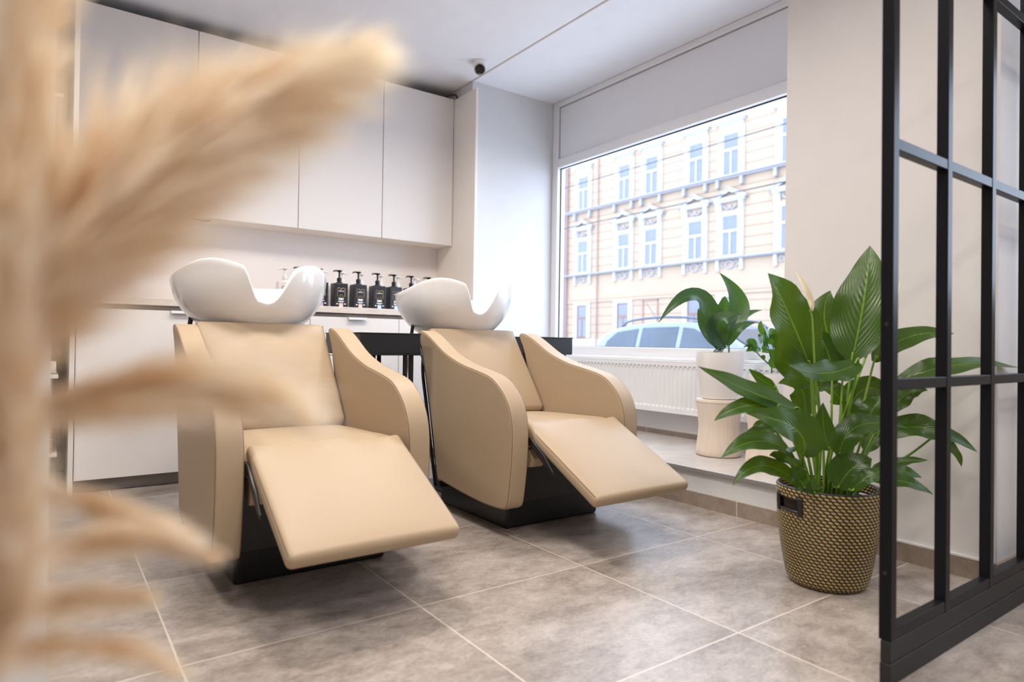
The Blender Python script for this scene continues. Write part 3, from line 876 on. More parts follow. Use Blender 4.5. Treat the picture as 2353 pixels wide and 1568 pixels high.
ASPI = [
  ((2.777, 2.067, 0.728), (2.649, 2.096, 0.984), (2.455, 2.175, 0.848), 0.109, (2.874, 2.096, 0.694)),
  ((2.929, 2.106, 0.82), (2.992, 2.096, 0.961), (2.905, 2.158, 1.131), 0.116, (2.874, 2.096, 0.694)),
  ((2.889, 2.11, 0.74), (2.861, 2.154, 0.877), (2.818, 2.221, 1.014), 0.083, (2.874, 2.096, 0.694)),
  ((2.806, 2.047, 0.728), (2.74, 2.032, 0.848), (2.809, 1.945, 0.899), 0.122, (2.874, 2.096, 0.694)),
  ((2.922, 2.111, 0.751), (2.999, 2.092, 0.88), (3.096, 2.022, 0.933), 0.06, (2.874, 2.096, 0.694)),
  ((2.871, 2.073, 0.74), (2.9, 2.027, 0.828), (2.964, 1.969, 0.861), 0.063, (2.874, 2.096, 0.694)),
  ((2.81, 2.068, 0.715), (2.753, 2.085, 0.772), (2.702, 2.097, 0.802), 0.053, (2.874, 2.096, 0.694)),
  ((2.969, 2.151, 0.798), (2.946, 2.191, 0.916), (2.872, 2.244, 1.018), 0.071, (2.874, 2.096, 0.694)),
  ((2.891, 2.133, 0.728), (2.844, 2.191, 0.831), (2.817, 2.222, 0.939), 0.079, (2.874, 2.096, 0.694)),
  ((3.0, 2.178, 0.775), (3.015, 2.203, 0.919), (3.018, 2.201, 1.014), 0.095, (2.874, 2.096, 0.694)),
]
ZZ = [
  ((2.972, 1.927, 0.787), (2.953, 1.928, 0.832), (2.932, 1.918, 0.868), 0.04),
  ((2.982, 1.92, 0.732), (2.962, 1.921, 0.777), (2.941, 1.912, 0.813), 0.04),
  ((2.942, 1.948, 0.731), (2.908, 1.96, 0.746), (2.873, 1.961, 0.752), 0.053),
  ((2.957, 1.938, 0.722), (2.936, 1.941, 0.718), (2.913, 1.933, 0.705), 0.049),
  ((2.96, 1.935, 0.753), (2.94, 1.937, 0.775), (2.918, 1.928, 0.788), 0.044),
  ((3.0, 1.907, 0.71), (2.975, 1.913, 0.731), (2.948, 1.907, 0.743), 0.049),
  ((3.014, 1.896, 0.75), (2.994, 1.899, 0.781), (2.972, 1.89, 0.802), 0.053),
  ((2.974, 1.926, 0.665), (2.958, 1.925, 0.685), (2.941, 1.912, 0.696), 0.018),
  ((3.003, 1.905, 0.63), (3.006, 1.891, 0.653), (3.006, 1.866, 0.667), 0.049),
  ((3.008, 1.901, 0.674), (3.012, 1.886, 0.695), (3.014, 1.86, 0.706), 0.049),
  ((3.011, 1.899, 0.732), (3.015, 1.884, 0.757), (3.017, 1.858, 0.772), 0.049),
  ((3.014, 1.897, 0.777), (2.99, 1.901, 0.807), (2.964, 1.895, 0.829), 0.04),
  ((2.925, 1.961, 0.717), (2.896, 1.969, 0.734), (2.866, 1.967, 0.741), 0.035),
  ((3.021, 1.892, 0.788), (3.022, 1.878, 0.818), (3.021, 1.854, 0.838), 0.044),
]
ZZ_STEMS = [[(3.022, 1.916, 0.585), (3.014, 1.91, 0.665), (3.011, 1.899, 0.754), (3.02, 1.892, 0.821)], [(3.021, 1.916, 0.638), (2.961, 1.935, 0.682), (2.934, 1.955, 0.717), (2.91, 1.972, 0.73)], [(3.014, 1.909, 0.652), (2.989, 1.915, 0.732), (2.974, 1.925, 0.798)]]
FLOWERS = [([(1.942, 1.068, 0.292), (1.917, 1.049, 0.471), (1.881, 1.049, 0.657), (1.872, 1.055, 0.814), (1.865, 1.06, 0.85)], (1.871, 1.055, 0.846), (1.855, 1.066, 0.908), (1.837, 1.092, 0.971), 0.019), ([(1.971, 1.073, 0.29), (1.986, 1.036, 0.467), (2.044, 0.993, 0.67), (2.111, 0.969, 0.827), (2.14, 0.96, 0.868)], (2.14, 0.96, 0.864), (2.153, 0.951, 0.903), (2.17, 0.938, 0.951), 0.024)]
PLUMES = [
  ([(-0.038, 0.343, 0.695), (-0.017, 0.343, 0.737), (0.008, 0.341, 0.777), (0.034, 0.338, 0.808), (0.062, 0.333, 0.834), (0.09, 0.329, 0.858)], [0.032, 0.0486, 0.0461, 0.0346, 0.0243, 0.0077]),
  ([(-0.025, 0.302, 0.737), (-0.017, 0.312, 0.783), (-0.011, 0.323, 0.825), (-0.007, 0.336, 0.864), (-0.006, 0.343, 0.9)], [0.0128, 0.0166, 0.0179, 0.0166, 0.0128]),
  ([(-0.038, 0.359, 0.693), (-0.011, 0.347, 0.702), (0.009, 0.341, 0.708), (0.029, 0.334, 0.712), (0.048, 0.329, 0.712), (0.067, 0.323, 0.709)], [0.0115, 0.0192, 0.0205, 0.0179, 0.0128, 0.0051]),
  ([(-0.04, 0.376, 0.672), (-0.006, 0.36, 0.668), (0.016, 0.351, 0.661), (0.036, 0.345, 0.653), (0.052, 0.341, 0.645)], [0.0064, 0.0096, 0.0083, 0.0064, 0.0019]),
  ([(-0.038, 0.359, 0.634), (-0.009, 0.346, 0.642), (0.013, 0.338, 0.647), (0.036, 0.329, 0.647), (0.057, 0.322, 0.64)], [0.0077, 0.0115, 0.0102, 0.007, 0.0019]),
  ([(-0.037, 0.359, 0.616), (-0.014, 0.35, 0.619), (0.008, 0.341, 0.622), (0.034, 0.331, 0.621)], [0.009, 0.0115, 0.0083, 0.0019]),
  ([(-0.035, 0.341, 0.611), (-0.013, 0.333, 0.61), (0.008, 0.326, 0.608), (0.027, 0.321, 0.603), (0.043, 0.317, 0.594)], [0.0077, 0.0096, 0.0077, 0.0058, 0.0019]),
  ([(-0.032, 0.323, 0.575), (-0.015, 0.311, 0.632), (-0.012, 0.309, 0.685), (-0.013, 0.309, 0.73), (-0.014, 0.31, 0.76)], [0.0128, 0.0141, 0.0141, 0.0154, 0.0128]),
]


# ---- peace lily in its woven basket
bc = (2.005, 1.072)
t = thing('potted_peace_lily', 'large peace lily in a black and straw woven basket beside the partition', 'potted plant', (bc[0], bc[1], 0))
NS, H = 144, .302
def brad(z):
    s = z / H
    return .100 + .014 * min(1, s / .06) ** .5 + .036 * math.sin(min(1, s) * PI / 2 * .98) ** .9
bm = bmesh.new(); uvl = bm.loops.layers.uv.new('UVMap')
NR = 60
def inslot(ang, z):
    for c in (160, 340):
        d = (ang - c + 180) % 360 - 180
        if abs(d) < 17 and .236 < z < .272: return True
    return False
rings = []
for i in range(NR + 1):
    z = H * i / NR
    r = brad(z) + .0016 * abs(math.sin(i * PI / 2))
    rings.append([bm.verts.new((r * math.cos(2 * PI * k / NS), r * math.sin(2 * PI * k / NS), z)) for k in range(NS)])
rin = []
for i in range(NR + 1):
    z = max(.012, H * i / NR); r = brad(z) - .008
    rin.append([bm.verts.new((r * math.cos(2 * PI * k / NS), r * math.sin(2 * PI * k / NS), z)) for k in range(NS)])
def quad(vs, uvs):
    f = bm.faces.new(vs)
    for lp, q in zip(f.loops, uvs): lp[uvl].uv = q
for i in range(NR):
    for k in range(NS):
        k2 = (k + 1) % NS
        uv = ((k / NS, i / NR), ((k + 1) / NS, i / NR), ((k + 1) / NS, (i + 1) / NR), (k / NS, (i + 1) / NR))
        if inslot(360 * (k + .5) / NS, H * (i + .5) / NR): continue
        quad((rings[i][k], rings[i][k2], rings[i + 1][k2], rings[i + 1][k]), uv)
        quad((rin[i][k2], rin[i][k], rin[i + 1][k], rin[i + 1][k2]), (uv[1], uv[0], uv[3], uv[2]))
for k in range(NS):
    k2 = (k + 1) % NS
    quad((rings[NR][k], rings[NR][k2], rin[NR][k2], rin[NR][k]), ((0, 0),) * 4)
f = bm.faces.new(rings[0][::-1]); f = bm.faces.new(rin[0])
me = bpy.data.meshes.new('basket'); bm.to_mesh(me); bm.free()
bk = link('basket', me, M['basket'], t, smooth=50)
for c in (160, 340):
    bm = bmesh.new()
    for zz in (.2335, .2745):
        tube(bm, [((brad(.255) - .003) * math.cos(R(a)), (brad(.255) - .003) * math.sin(R(a)), zz) for a in range(c - 18, c + 19, 3)], .0052, 8)
    for a in (c - 18.5, c + 18.5):
        for q in range(5):
            aa = a + (q - 2) * .9
            tube(bm, [((brad(z) + .001) * math.cos(R(aa)), (brad(z) + .001) * math.sin(R(aa)), z) for z in (.226, .24, .255, .27, .281)], .0045, 6)
    obj('handle', bm, M['black_rubber'], bk, smooth=180)
bm = bmesh.new(); tube(bm, [((brad(H) - .004) * math.cos(2 * PI * k / 48), (brad(H) - .004) * math.sin(2 * PI * k / 48), H) for k in range(48)], .0042, 8, closed=True)
obj('rim', bm, M['black_rubber'], bk, smooth=180)
bm = bmesh.new(); lathe(bm, [(.02, .274), (.08, .271), (.138, .266), (.138, .235)], 32); obj('soil', bm, M['soil'], t, smooth=60)
for i, (a, m, b, wd, base) in enumerate(LILY):
    base = Vector(base); off = base - Vector((bc[0], bc[1], base.z))
    if off.length > .09: off = off.normalized() * .09
    base = Vector((bc[0] + off.x, bc[1] + off.y, .262))
    A = Vector(a)
    face = (frame_vec(m) * .8 + Vector((0, 0, .55)) + Vector((math.sin(i * 2.3), math.cos(i * 1.7), 0)) * .18).normalized()
    lf = add_leaf(t, a, m, b, wd * 1.04, face, M['leaf'], seedv=i * 1.3, wave=.05 + .025 * (i % 3))
    mid = (base + A) / 2 + Vector((0, 0, .02)) + (A - base).cross(Vector((0, 0, 1))) * .03
    if i == 31: mid = A * .7 + base * .3
    add_stem(t, [base, base * .6 + mid * .4 + Vector((0, 0, .015)), mid, A, A + (Vector(m) - A) * .12], .0052, .0026, M['stem_green'])
for pts, sa, smid, sb, wd in FLOWERS:
    st_ = add_stem(t, [(pts[0][0], pts[0][1], .262)] + list(pts[1:]), .0042, .0032, M['stem_green'], name='flower_stalk')
    bm = bmesh.new(); uvl = bm.loops.layers.uv.new('UVMap'); o3 = Vector(t.location)
    leaf_mesh(bm, uvl, Vector(sa) - o3, Vector(smid) - o3, Vector(sb) - o3, wd, (frame_vec(smid) + Vector((.5, 0, 0))).normalized(), fold=.7, wave=0)
    q = obj('spathe', bm, M['spathe'], t, smooth=180); q['label'] = 'cream flower spathe'
    bm = bmesh.new(); tube(bm, [Vector(sa) - o3, (Vector(sa) + Vector(smid)) / 2 - o3 + Vector((0, 0, .002))], [.004, .0025], 8)
    obj('spadix', bm, M['spathe'], q, smooth=180)

# ---- stools with white planters on the platform
PZ = .175
def make_stool(name, label, x, y):
    t = thing(name, label, 'stool', (x, y, PZ), group='grooved pale wood plant stools')
    bm = bmesh.new(); NSg = 180
    prof = [(.110, .004), (.1135, .010), (.113, .03), (.108, .07), (.103, .11), (.1008, .14), (.102, .17), (.107, .21), (.1125, .25), (.1155, .272)]
    rings = []
    for r, z in prof:
        rings.append([bm.verts.new(((r + .0014 * (k % 3 == 0) - .0008) * math.cos(2 * PI * k / NSg), (r + .0014 * (k % 3 == 0) - .0008) * math.sin(2 * PI * k / NSg), z)) for k in range(NSg)])
    for A, Bq in zip(rings, rings[1:]):
        for k in range(NSg): bm.faces.new((A[k], A[(k + 1) % NSg], Bq[(k + 1) % NSg], Bq[k]))
    bm.faces.new(rings[0][::-1]); bm.faces.new(rings[-1])
    obj('body', bm, M['ash'], t, smooth=35)
    bm = bmesh.new(); lathe(bm, [(.1125, .272), (.1160, .274), (.1165, .282), (.1145, .2885), (.10, .290)], 64); obj('top', bm, M['ash'], t, smooth=50)
    bm = bmesh.new(); lathe(bm, [(.106, .0005), (.109, .002), (.108, .006)], 48); obj('glide_ring', bm, M['cab_in'], t)
    return t
make_stool('plant_stool', 'pale grooved wood stool under the tall white planter, further from the camera', 2.83, 2.09)
make_stool('plant_stool', 'pale grooved wood stool under the low white planter, close to the peace lily', 2.80, 1.775)
def pot_mesh(prof_out, th, t):
    bm = bmesh.new()
    inner = [(r - th, z) for r, z in prof_out[::-1]]
    inner[-1] = (inner[-1][0], prof_out[0][1] + .012)
    lathe(bm, prof_out + inner, 64)
    return obj('pot', bm, M['pot_white'], t, smooth=50)
t = thing('potted_aspidistra', 'tall matt white planter with dark strap leaves on the grooved stool', 'potted plant', (2.83, 2.09, PZ + .2905))
pot_mesh([(.080, 0), (.0885, .004), (.094, .03), (.108, .11), (.117, .165), (.1205, .20), (.1205, .225), (.119, .240)], .006, t)
bm = bmesh.new(); lathe(bm, [(.02, .217), (.112, .214), (.112, .18)], 32); obj('soil', bm, M['soil'], t)
for i, (a, m, b, wd, base) in enumerate(ASPI):
    base = Vector((2.83 + .05 * math.sin(i * 2.1), 2.09 + .05 * math.cos(i * 2.1), PZ + .2905 + .212))
    face = (frame_vec(m) * .8 + Vector((0, 0, .6))).normalized()
    add_leaf(t, a, m, b, wd * .92, face, M['leaf_dark'], fold=.25, wave=.02, seedv=i)
    add_stem(t, [base, base.lerp(Vector(a), .5) + Vector((0, 0, .01)), a], .0035, .0022, M['stem_dark'])
t = thing('potted_shrub', 'low white planter with a small round-leaved shrub, partly behind the peace lily', 'potted plant', (2.80, 1.775, PZ + .2905))
pot_mesh([(.072, 0), (.078, .004), (.084, .03), (.094, .09), (.098, .120), (.098, .142)], .005, t)
bm = bmesh.new(); lathe(bm, [(.02, .128), (.090, .125), (.090, .10)], 32); obj('soil', bm, M['soil'], t)
for i, (a, m, b, wd) in enumerate(ZZ):
    face = (frame_vec(m) * .8 + Vector((math.sin(i * 2.0) * .5, math.cos(i * 2.6) * .5, .4))).normalized()
    add_leaf(t, a, m, b, wd * 1.3, face, M['leaf_small'], tipy=0, fold=.2, wave=.01, n=10)
for i, pts in enumerate(ZZ_STEMS):
    add_stem(t, pts, .004, .0018, M['stem_dark'])

# ------------------------------------------------------------------ pampas grass arching in from the left, in a floor vase
vx, vy, vh = -.36, .62, .44
t = thing('floor_vase', 'pale floor vase holding the pampas grass at the left edge', 'vase', (vx, vy, 0))
bm = bmesh.new()
pr = [(.085, 0), (.10, .01), (.125, .12), (.13, .22), (.105, .34), (.07, .40), (.065, .43), (.075, vh)]
lathe(bm, pr + [(r - .006, z) for r, z in pr[:0:-1]] + [(.09, .02)], 40); obj('body', bm, M['vase'], t, smooth=50)
bm = bmesh.new(); tube(bm, [(.0715 * math.cos(2 * PI * k / 40), .0715 * math.sin(2 * PI * k / 40), vh) for k in range(40)], .0045, 8, closed=True); obj('rim', bm, M['vase'], t, smooth=180)
def pampas(idx, axis, radii, count, length, label, spread=.9):
    rnd = random.Random(100 + idx)
    t = thing('pampas_grass_stem', label, 'pampas grass', axis[0], group='pampas grass stems in the left foreground')
    o3 = Vector(axis[0])
    ax = catmull([Vector(p) - o3 for p in axis], 8); n = len(ax)
    def rad(s):
        x = s * (len(radii) - 1); k = min(int(x), len(radii) - 2); return radii[k] + (radii[k + 1] - radii[k]) * (x - k)
    verts = []; faces = []
    for q in range(count):
        s = rnd.random() ** 1.2; x = s * (n - 1); k = min(int(x), n - 2)
        p = ax[k].lerp(ax[k + 1], x - k); T = (ax[k + 1] - ax[k]).normalized()
        u = T.orthogonal().normalized(); v = T.cross(u)
        an = rnd.random() * 2 * PI; rd = u * math.cos(an) + v * math.sin(an)
        Rr = rad(s) * (.25 + 1.0 * rnd.random() ** 1.3)
        ln = length * (.55 + .6 * rnd.random()) * min(1, rad(s) / .018 + .15)
        # strands leave the axis at a narrow angle and bend outwards, tips droop
        reach = min(Rr, ln * .8)
        pts = []
        for j in range(5):
            g = j / 4
            pts.append(p + T * ln * g * .92 + rd * reach * g ** 1.35 + Vector((0, 0, -ln * .16 * g * g)) + Vector((rnd.gauss(0, 1), rnd.gauss(0, 1), rnd.gauss(0, 1))) * .0010 * g)
        wv = rd.cross(T).normalized()
        wv = (wv * math.cos(q) + rd * math.sin(q)).normalized()
        b0 = len(verts)
        for j, pp in enumerate(pts):
            w_ = (.0005, .0007, .0007, .0005, .0001)[j]
            verts.append(pp - wv * w_); verts.append(pp + wv * w_)
        for j in range(4):
            a = b0 + 2 * j; faces.append((a, a + 1, a + 3, a + 2))
    me = bpy.data.meshes.new('plume'); me.from_pydata([tuple(v) for v in verts], [], faces); me.update()
    uvl = me.uv_layers.new(name='UVMap')
    for fi in range(len(faces)):
        g0 = (fi % 4) / 4
        for c_, uu in enumerate((g0, g0, g0 + .25, g0 + .25)): uvl.data[fi * 4 + c_].uv = (uu, .5)
    link('plume', me, M['pampas'], t)
    bm = bmesh.new()
    base = Vector((vx + .03 * math.sin(idx * 2.2), vy + .03 * math.cos(idx * 2.2), vh - .10)) - o3
    st0 = Vector((0, 0, 0)); T0 = (ax[1] - ax[0]).normalized()
    mid = (base + st0) / 2 - T0 * .05
    pts = catmull([base, base + Vector((0, 0, .09)) * 1.0, mid, st0], 6) + ax[1:]
    m_ = len(pts)
    tube(bm, pts, [.0028 * (1 - .75 * i / m_) for i in range(m_)], 6)
    obj('stalk', bm, M['pampas_stem'], t, smooth=180)
plab = ['biggest pampas plume, arching up to the right across the wall cabinets', 'upright tan pampas plume in the upper left corner', 'pampas plume reaching level across the left chair armrest',
        'thin pampas spray drooping over the dark floor, highest of three', 'thin pampas spray ending on the left chair armrest foot', 'short pampas spray low over the floor tiles', 'lowest pampas spray, drooping at the bottom left', 'tan pampas plume standing along the left picture edge']
cnt = [6300, 2600, 1100, 380, 460, 360, 320, 2000]
lens_ = [.105, .07, .085, .06, .06, .055, .055, .08]
for i, (axp, rad_) in enumerate(PLUMES):
    pampas(i, axp, rad_, cnt[i], lens_[i], plab[i])

# ------------------------------------------------------------------ the street outside
struct('street', B((5.2, 24.6, -12, 60, -.60, -.45)), M['street'])
struct('pavement', B((3.44, 5.2, -12, 60, -.55, -.33)), M['pavement'])
FX = 24.7
t = thing('apartment_building', 'peach stucco apartment house with white window surrounds across the street', 'building', (FX, 20, -.45))
BY0, BY1 = -12.0, 8.95      # local y range along the street
def bl(y): return y - 20
def bz(z): return z + .45
bm = bmesh.new(); box(bm, .0, 9, BY0, BY1, 0, 13.2); obj('wall', bm, M['facade'], t)
obj('plinth_course', B((-.06, .0, BY0, BY1, 0, bz(1.05))), M['facade_white'], t)
for z0, z1, d in ((8.23, 8.36, .30), (4.62, 4.72, .26), (12.3, 12.5, .4)):
    bm = bmesh.new(); box(bm, -d, 0, BY0, BY1, bz(z1) - .05, bz(z1)); box(bm, -d * .6, 0, BY0, BY1, bz(z0), bz(z1) - .05)
    obj('cornice', bm, M['stone_grey'], t)
obj('string_course', B((-.06, 0, BY0, BY1, bz(3.10), bz(3.34))), M['facade'], t)
obj('downpipe', (lambda bm: (tube(bm, [(-.09, bl(26.28), 0), (-.09, bl(26.28), 15)], .035, 8), bm)[1])(bmesh.new()), M['pipe_red'], t)
obj('downpipe', (lambda bm: (tube(bm, [(-.12, BY1 - .1, 0), (-.12, BY1 - .1, 15)], .06, 8), bm)[1])(bmesh.new()), M['pipe_red'], t)
def fw_upper():
    w = obj('window', B((-.10, 0, -.70, -.44, 0, 2.15), (-.10, 0, .44, .70, 0, 2.15), (-.10, 0, -.44, .44, 1.92, 2.15), (-.06, 0, -.62, .62, 2.15, 2.40), (-.22, 0, -.80, .80, 2.44, 2.52), (-.14, 0, -.74, .74, 2.36, 2.44)), M['facade_white'], t)
    sash(w, 1.92); return w
def sash(w, h):
    g = obj('pane', B((-.028, -.02, -.44, .44, 0.02, h)), M['win_pane'], w)
    bars = [(-.05, -.03, -.44, -.37, 0, h), (-.05, -.03, .37, .44, 0, h), (-.05, -.03, -.37, .37, h - .07, h), (-.05, -.03, -.37, .37, 0, .08), (-.06, -.03, -.37, .37, h * .58, h * .64), (-.06, -.03, -.035, .035, .08, h * .58)]
    obj('sash', B(*bars), M['facade_white'], w)
def fw_lower():
    bm = B((-.10, 0, -.70, -.44, 0, 2.5), (-.10, 0, .44, .70, 0, 2.5), (-.10, 0, -.44, .44, 1.88, 2.02), (-.16, 0, -.80, .80, 2.44, 2.56), (-.18, 0, -.70, -.52, 2.1, 2.44), (-.18, 0, .52, .70, 2.1, 2.44))
    w = obj('window', bm, M['facade_white'], t)
    bm = bmesh.new(); A = [(-.88, 2.56), (.88, 2.56), (0, 3.02)]
    for (x0, x1) in ((-.20, -.02),):
        P1 = [bm.verts.new((x0, y, z)) for y, z in A]; P2 = [bm.verts.new((x1, y, z)) for y, z in A]
        I1 = [bm.verts.new((x0, y * .62, 2.56 + .08 + (z - 2.56) * .55)) for y, z in A]
        for k in range(3):
            k2 = (k + 1) % 3
            bm.faces.new((P1[k], P1[k2], I1[k2], I1[k])); bm.faces.new((P1[k], P2[k], P2[k2], P1[k2]))
        I2 = [bm.verts.new((x0 + .1, v.co.y, v.co.z)) for v in I1]
        for k in range(3): bm.faces.new((I1[k], I1[(k + 1) % 3], I2[(k + 1) % 3], I2[k]))
    obj('pediment', bm, M['facade_white'], w)
    bm = bmesh.new(); box(bm, -.205, 0, -.93, .93, 2.525, 2.565)
    tube(bm, [(-.2, -.92, 2.575), (-.2, 0, 3.07), (-.2, .92, 2.575)], .05, 6); obj('pediment_cap', bm, M['stone_grey'], w)
    bm = bmesh.new()
    for s in (-1, 1): tube(bm, catmull([(-.03, 0, 2.18), (-.05, s * .12, 2.12), (-.05, s * .25, 2.2), (-.04, s * .36, 2.3), (-.04, s * .28, 2.36)], 4), .035, 6)
    bmesh.ops.create_uvsphere(bm, u_segments=10, v_segments=6, radius=.08, matrix=Matrix.Translation((-.03, 0, 2.22)))
    obj('garland', bm, M['stone_grey'], w)
    sash(w, 1.88)
    bm = bmesh.new()
    box(bm, -.12, 0, -.70, -.54, -.62, -.10); box(bm, -.12, 0, .54, .70, -.62, -.10)
    obj('console', bm, M['facade_white'], w)
    bm = bmesh.new(); tube(bm, [(-.03, .2 * math.cos(2 * PI * k / 14), -.36 + .16 * math.sin(2 * PI * k / 14)) for k in range(14)], .045, 6, closed=True)
    for s in (-1, 1): tube(bm, catmull([(-.03, s * .22, -.3), (-.03, s * .38, -.22), (-.03, s * .45, -.38), (-.03, s * .33, -.46)], 4), .04, 6)
    obj('wreath', bm, M['stone_grey'], w)
    return w
def fw_ground(wood=True):
    w = obj('window', B((-.08, 0, -.68, -.40, 0, 1.9), (-.08, 0, .40, .68, 0, 1.9), (-.08, 0, -.68, .68, 1.86, 2.02)), M['facade_white'], t)
    obj('pane', B((-.03, -.02, -.40, .40, 0, 1.86)), M['win_pane'], w)
    obj('sash', B((-.05, -.03, -.40, -.34, 0, 1.86), (-.05, -.03, .34, .40, 0, 1.86), (-.05, -.03, -.34, .34, 1.80, 1.86), (-.05, -.03, -.34, .34, 1.10, 1.20), (-.05, -.03, -.035, .035, 0, 1.10), (-.05, -.03, -.34, .34, 0, .10)), M['win_wood'], w)
    return w
cols = [27.52, 24.32, 22.42, 19.68, 17.77, 14.9, 13.0, 10.2]
protos_w = {}
for ci, y in enumerate(cols):
    for key, z, fn in (('u', 8.37, fw_upper), ('l', 4.76, fw_lower), ('g', 1.10, fw_ground)):
        if key == 'g' and ci == 2: continue
        if key not in protos_w: o = protos_w[key] = fn()
        else: o = copy_tree(protos_w[key], t)
        o.location = (0, bl(y), bz(z))
obj('blind_niche', B((-.05, 0, bl(22.42) - .52, bl(22.42) - .46, bz(1.1), bz(3.04)), (-.05, 0, bl(22.42) + .46, bl(22.42) + .52, bz(1.1), bz(3.04)), (-.05, 0, bl(22.42) - .52, bl(22.42) + .52, bz(3.0), bz(3.06))), M['pipe_red'], t)
obj('bracket_row', B(*[(-.2, 0, bl(c) + s - .07, bl(c) + s + .07, bz(7.88), bz(8.23)) for c in cols for s in (-.62, .62)]), M['stone_grey'], t)
# the house next door, glimpsed at the left window edge
t = thing('neighbour_building', 'white house front glimpsed at the left edge of the shop window', 'building', (FX - .15, 29.0, -.45))
obj('wall', B((0, 9, .05, 14, 0, 14)), M['facade_white'], t)
bm = bmesh.new()
for k in range(26): box(bm, -.08, 0, .2, .9, .5 + k * .5, .86 + k * .5)
obj('quoins', bm, M['facade_white'], t)
for k in range(3): obj('window', B((-.05, 0, 1.8, 2.8, 1.6 + 3.5 * k, 3.4 + 3.5 * k)), M['win_pane'], t)

def wirecurve(pts, r):
    bm = bmesh.new(); tube(bm, pts, r, 6); return bm
WX = 14.0
tag(obj('overhead_wire', wirecurve([(WX, 40, 6.05), (WX, 20, 5.95), (WX, 10, 5.98), (WX, -6, 6.1)], .014), M['wire']), 'upper tram wire crossing the street in front of the top windows', 'wire', 'tram wires over the street')
tag(obj('overhead_wire', wirecurve([(WX - 2.2, 40, 4.02), (WX - 2.2, 20, 3.98), (WX - 2.2, 10, 4.0), (WX - 2.2, -6, 4.1)], .012), M['wire']), 'lower tram wire crossing in front of the window gables', 'wire', 'tram wires over the street')

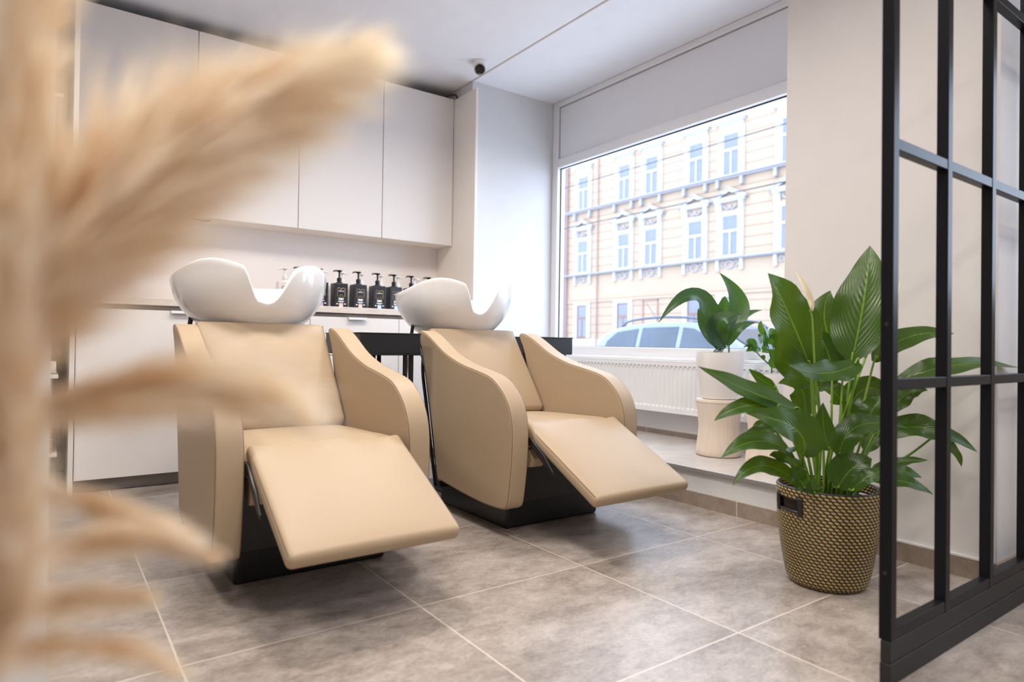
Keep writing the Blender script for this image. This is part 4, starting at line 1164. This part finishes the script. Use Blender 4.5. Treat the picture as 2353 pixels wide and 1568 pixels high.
# ------------------------------------------------------------------ parked cars (built nose towards -y)
def make_car(name, label, paint, loc, rails=True, antenna=False):
    t = thing(name, label, 'car', loc, group='cars parked in the street')
    Wd, Z0 = 1.66, 0
    side = [(0, .35), (.05, .80), (.30, .93), (1.05, 1.02), (3.98, 1.06), (4.10, .90), (4.14, .5), (4.10, .28), (3.5, .22), (.6, .22)]
    bm = bmesh.new(); prism_x(bm, side, 0, Wd); obj('body', bm, M[paint], t, bevel=.06, segs=4)
    # cabin: wider at the waist than at the roof
    prof = [(.98, 1.01), (1.25, 1.17), (1.72, 1.42), (2.10, 1.505), (2.9, 1.52), (3.45, 1.47), (3.80, 1.36), (3.95, 1.16), (4.0, 1.03)]
    bm = bmesh.new(); Ls = []; Rs = []
    for y, z in prof:
        k = (z - 1.02) / .5; ins = .03 + .15 * k
        Ls.append(bm.verts.new((ins, y, z))); Rs.append(bm.verts.new((Wd - ins, y, z)))
    for i in range(len(prof) - 1): bm.faces.new((Ls[i], Rs[i], Rs[i + 1], Ls[i + 1]))
    bm.faces.new(Ls); bm.faces.new(Rs[::-1]); bm.faces.new((Ls[0], Ls[-1], Rs[-1], Rs[0]))
    obj('cabin', bm, M[paint], t, bevel=.04, segs=4)
    def sidep(y, z, s):
        k = (z - 1.02) / .5; x = .03 + .15 * k
        return (x - .006, y, z) if s < 0 else (Wd - x + .006, y, z)
    for s in (-1, 1):
        for poly in ([(1.52, 1.06), (2.28, 1.06), (2.28, 1.44), (2.10, 1.42), (1.80, 1.30)], [(2.36, 1.06), (3.02, 1.06), (3.02, 1.44), (2.36, 1.45)], [(3.10, 1.06), (3.74, 1.06), (3.70, 1.24), (3.52, 1.38), (3.10, 1.43)], [(1.20, 1.06), (1.46, 1.06), (1.62, 1.20)]):
            bm = bmesh.new(); f = bm.faces.new([bm.verts.new(sidep(y, z, s)) for y, z in poly])
            r = bmesh.ops.extrude_face_region(bm, geom=[f])
            for v in r['geom']:
                if isinstance(v, bmesh.types.BMVert): v.co.x += .02 * (1 if s < 0 else -1)
            obj('side_window', bm, M['car_glass'], t)
        if rails:
            bm = bmesh.new(); x = .20 if s < 0 else Wd - .20
            tube(bm, catmull([(x, 1.85, 1.46), (x, 2.05, 1.555), (x, 2.7, 1.59), (x, 3.3, 1.55), (x, 3.50, 1.46)], 6), .018, 8)
            obj('roof_rail', bm, M['car_trim'], t, smooth=180)
        for y in (.78, 3.38):
            bm = bmesh.new(); x = .09 if s < 0 else Wd - .09
            tube(bm, [(x - .10, y, .31), (x + .10, y, .31)], .31, 28); wq = obj('wheel', bm, M['tyre'], t, smooth=40)
            bm = bmesh.new(); tube(bm, [(x - .105, y, .31), (x + .105, y, .31)], .19, 20); obj('hub', bm, M['slot'], wq, smooth=40)
    bm = bmesh.new(); f = [bm.verts.new(p) for p in ((.16, 1.06, 1.065), (Wd - .16, 1.06, 1.065), (Wd - .20, 1.70, 1.418), (.20, 1.70, 1.418))]; bm.faces.new(f)
    r = bmesh.ops.extrude_face_region(bm, geom=bm.faces[:])
    for v in r['geom']:
        if isinstance(v, bmesh.types.BMVert): v.co += Vector((0, -.006, .012))
    obj('windscreen', bm, M['car_glass'], t)
    if antenna:
        bm = bmesh.new(); tube(bm, [(.8, 3.25, 1.5), (.8, 3.55, 1.85)], .006, 6); obj('antenna', bm, M['car_trim'], t)
    return t
make_car('parked_car', 'silver blue estate car with roof rails, close outside the shop window', 'car_paint', (6.9, 3.52, -.45), True, True)
make_car('parked_car', 'grey car half hidden behind the silver one and the plants', 'car_paint_dark', (9.6, 4.2, -.45), False)

# ------------------------------------------------------------------ light, sky, camera
wd = bpy.data.worlds.new('sky'); S.world = wd; wd.use_nodes = True
bg = wd.node_tree.nodes['Background']; bg.inputs[0].default_value = (.72, .82, 1.0, 1); bg.inputs[1].default_value = SKY
def lamp(x, y, power, size=.36, col=(1.0, .935, .87)):
    l = bpy.data.lights.new('ceiling_and_fill_light', 'AREA'); l.shape = 'DISK'; l.size = size; l.energy = power; l.color = col; l.spread = R(150)
    o = bpy.data.objects.new('ceiling_and_fill_light', l); COL.objects.link(o); o.location = (x, y, CEIL - .012)
    return o
for x, y, pw in LAMPS: lamp(x, y, pw)

cd = bpy.data.cameras.new('camera'); cam = bpy.data.objects.new('camera', cd); COL.objects.link(cam)
right = Vector((.8115453, -.5840954, .0150590)); down = Vector((.0144483, -.0057040, -.9998793)); fwd = Vector((.5841108, .8116650, .0038102))
mw = Matrix((( right.x, -down.x, -fwd.x, 0), (right.y, -down.y, -fwd.y, 0), (right.z, -down.z, -fwd.z, .735), (0, 0, 0, 1)))
cam.matrix_world = mw
cd.sensor_width = 36; cd.lens = 1487.736 / 2353 * 36; cd.clip_start = .02; cd.clip_end = 200
cd.dof.use_dof = True; cd.dof.focus_distance = 2.7; cd.dof.aperture_fstop = 2.2
S.camera = cam
vs = S.view_settings
S.display_settings.display_device = 'sRGB'
vs.view_transform = 'Standard'; vs.look = 'None'; vs.exposure = EXPO; vs.gamma = 1.0; vs.use_curve_mapping = False
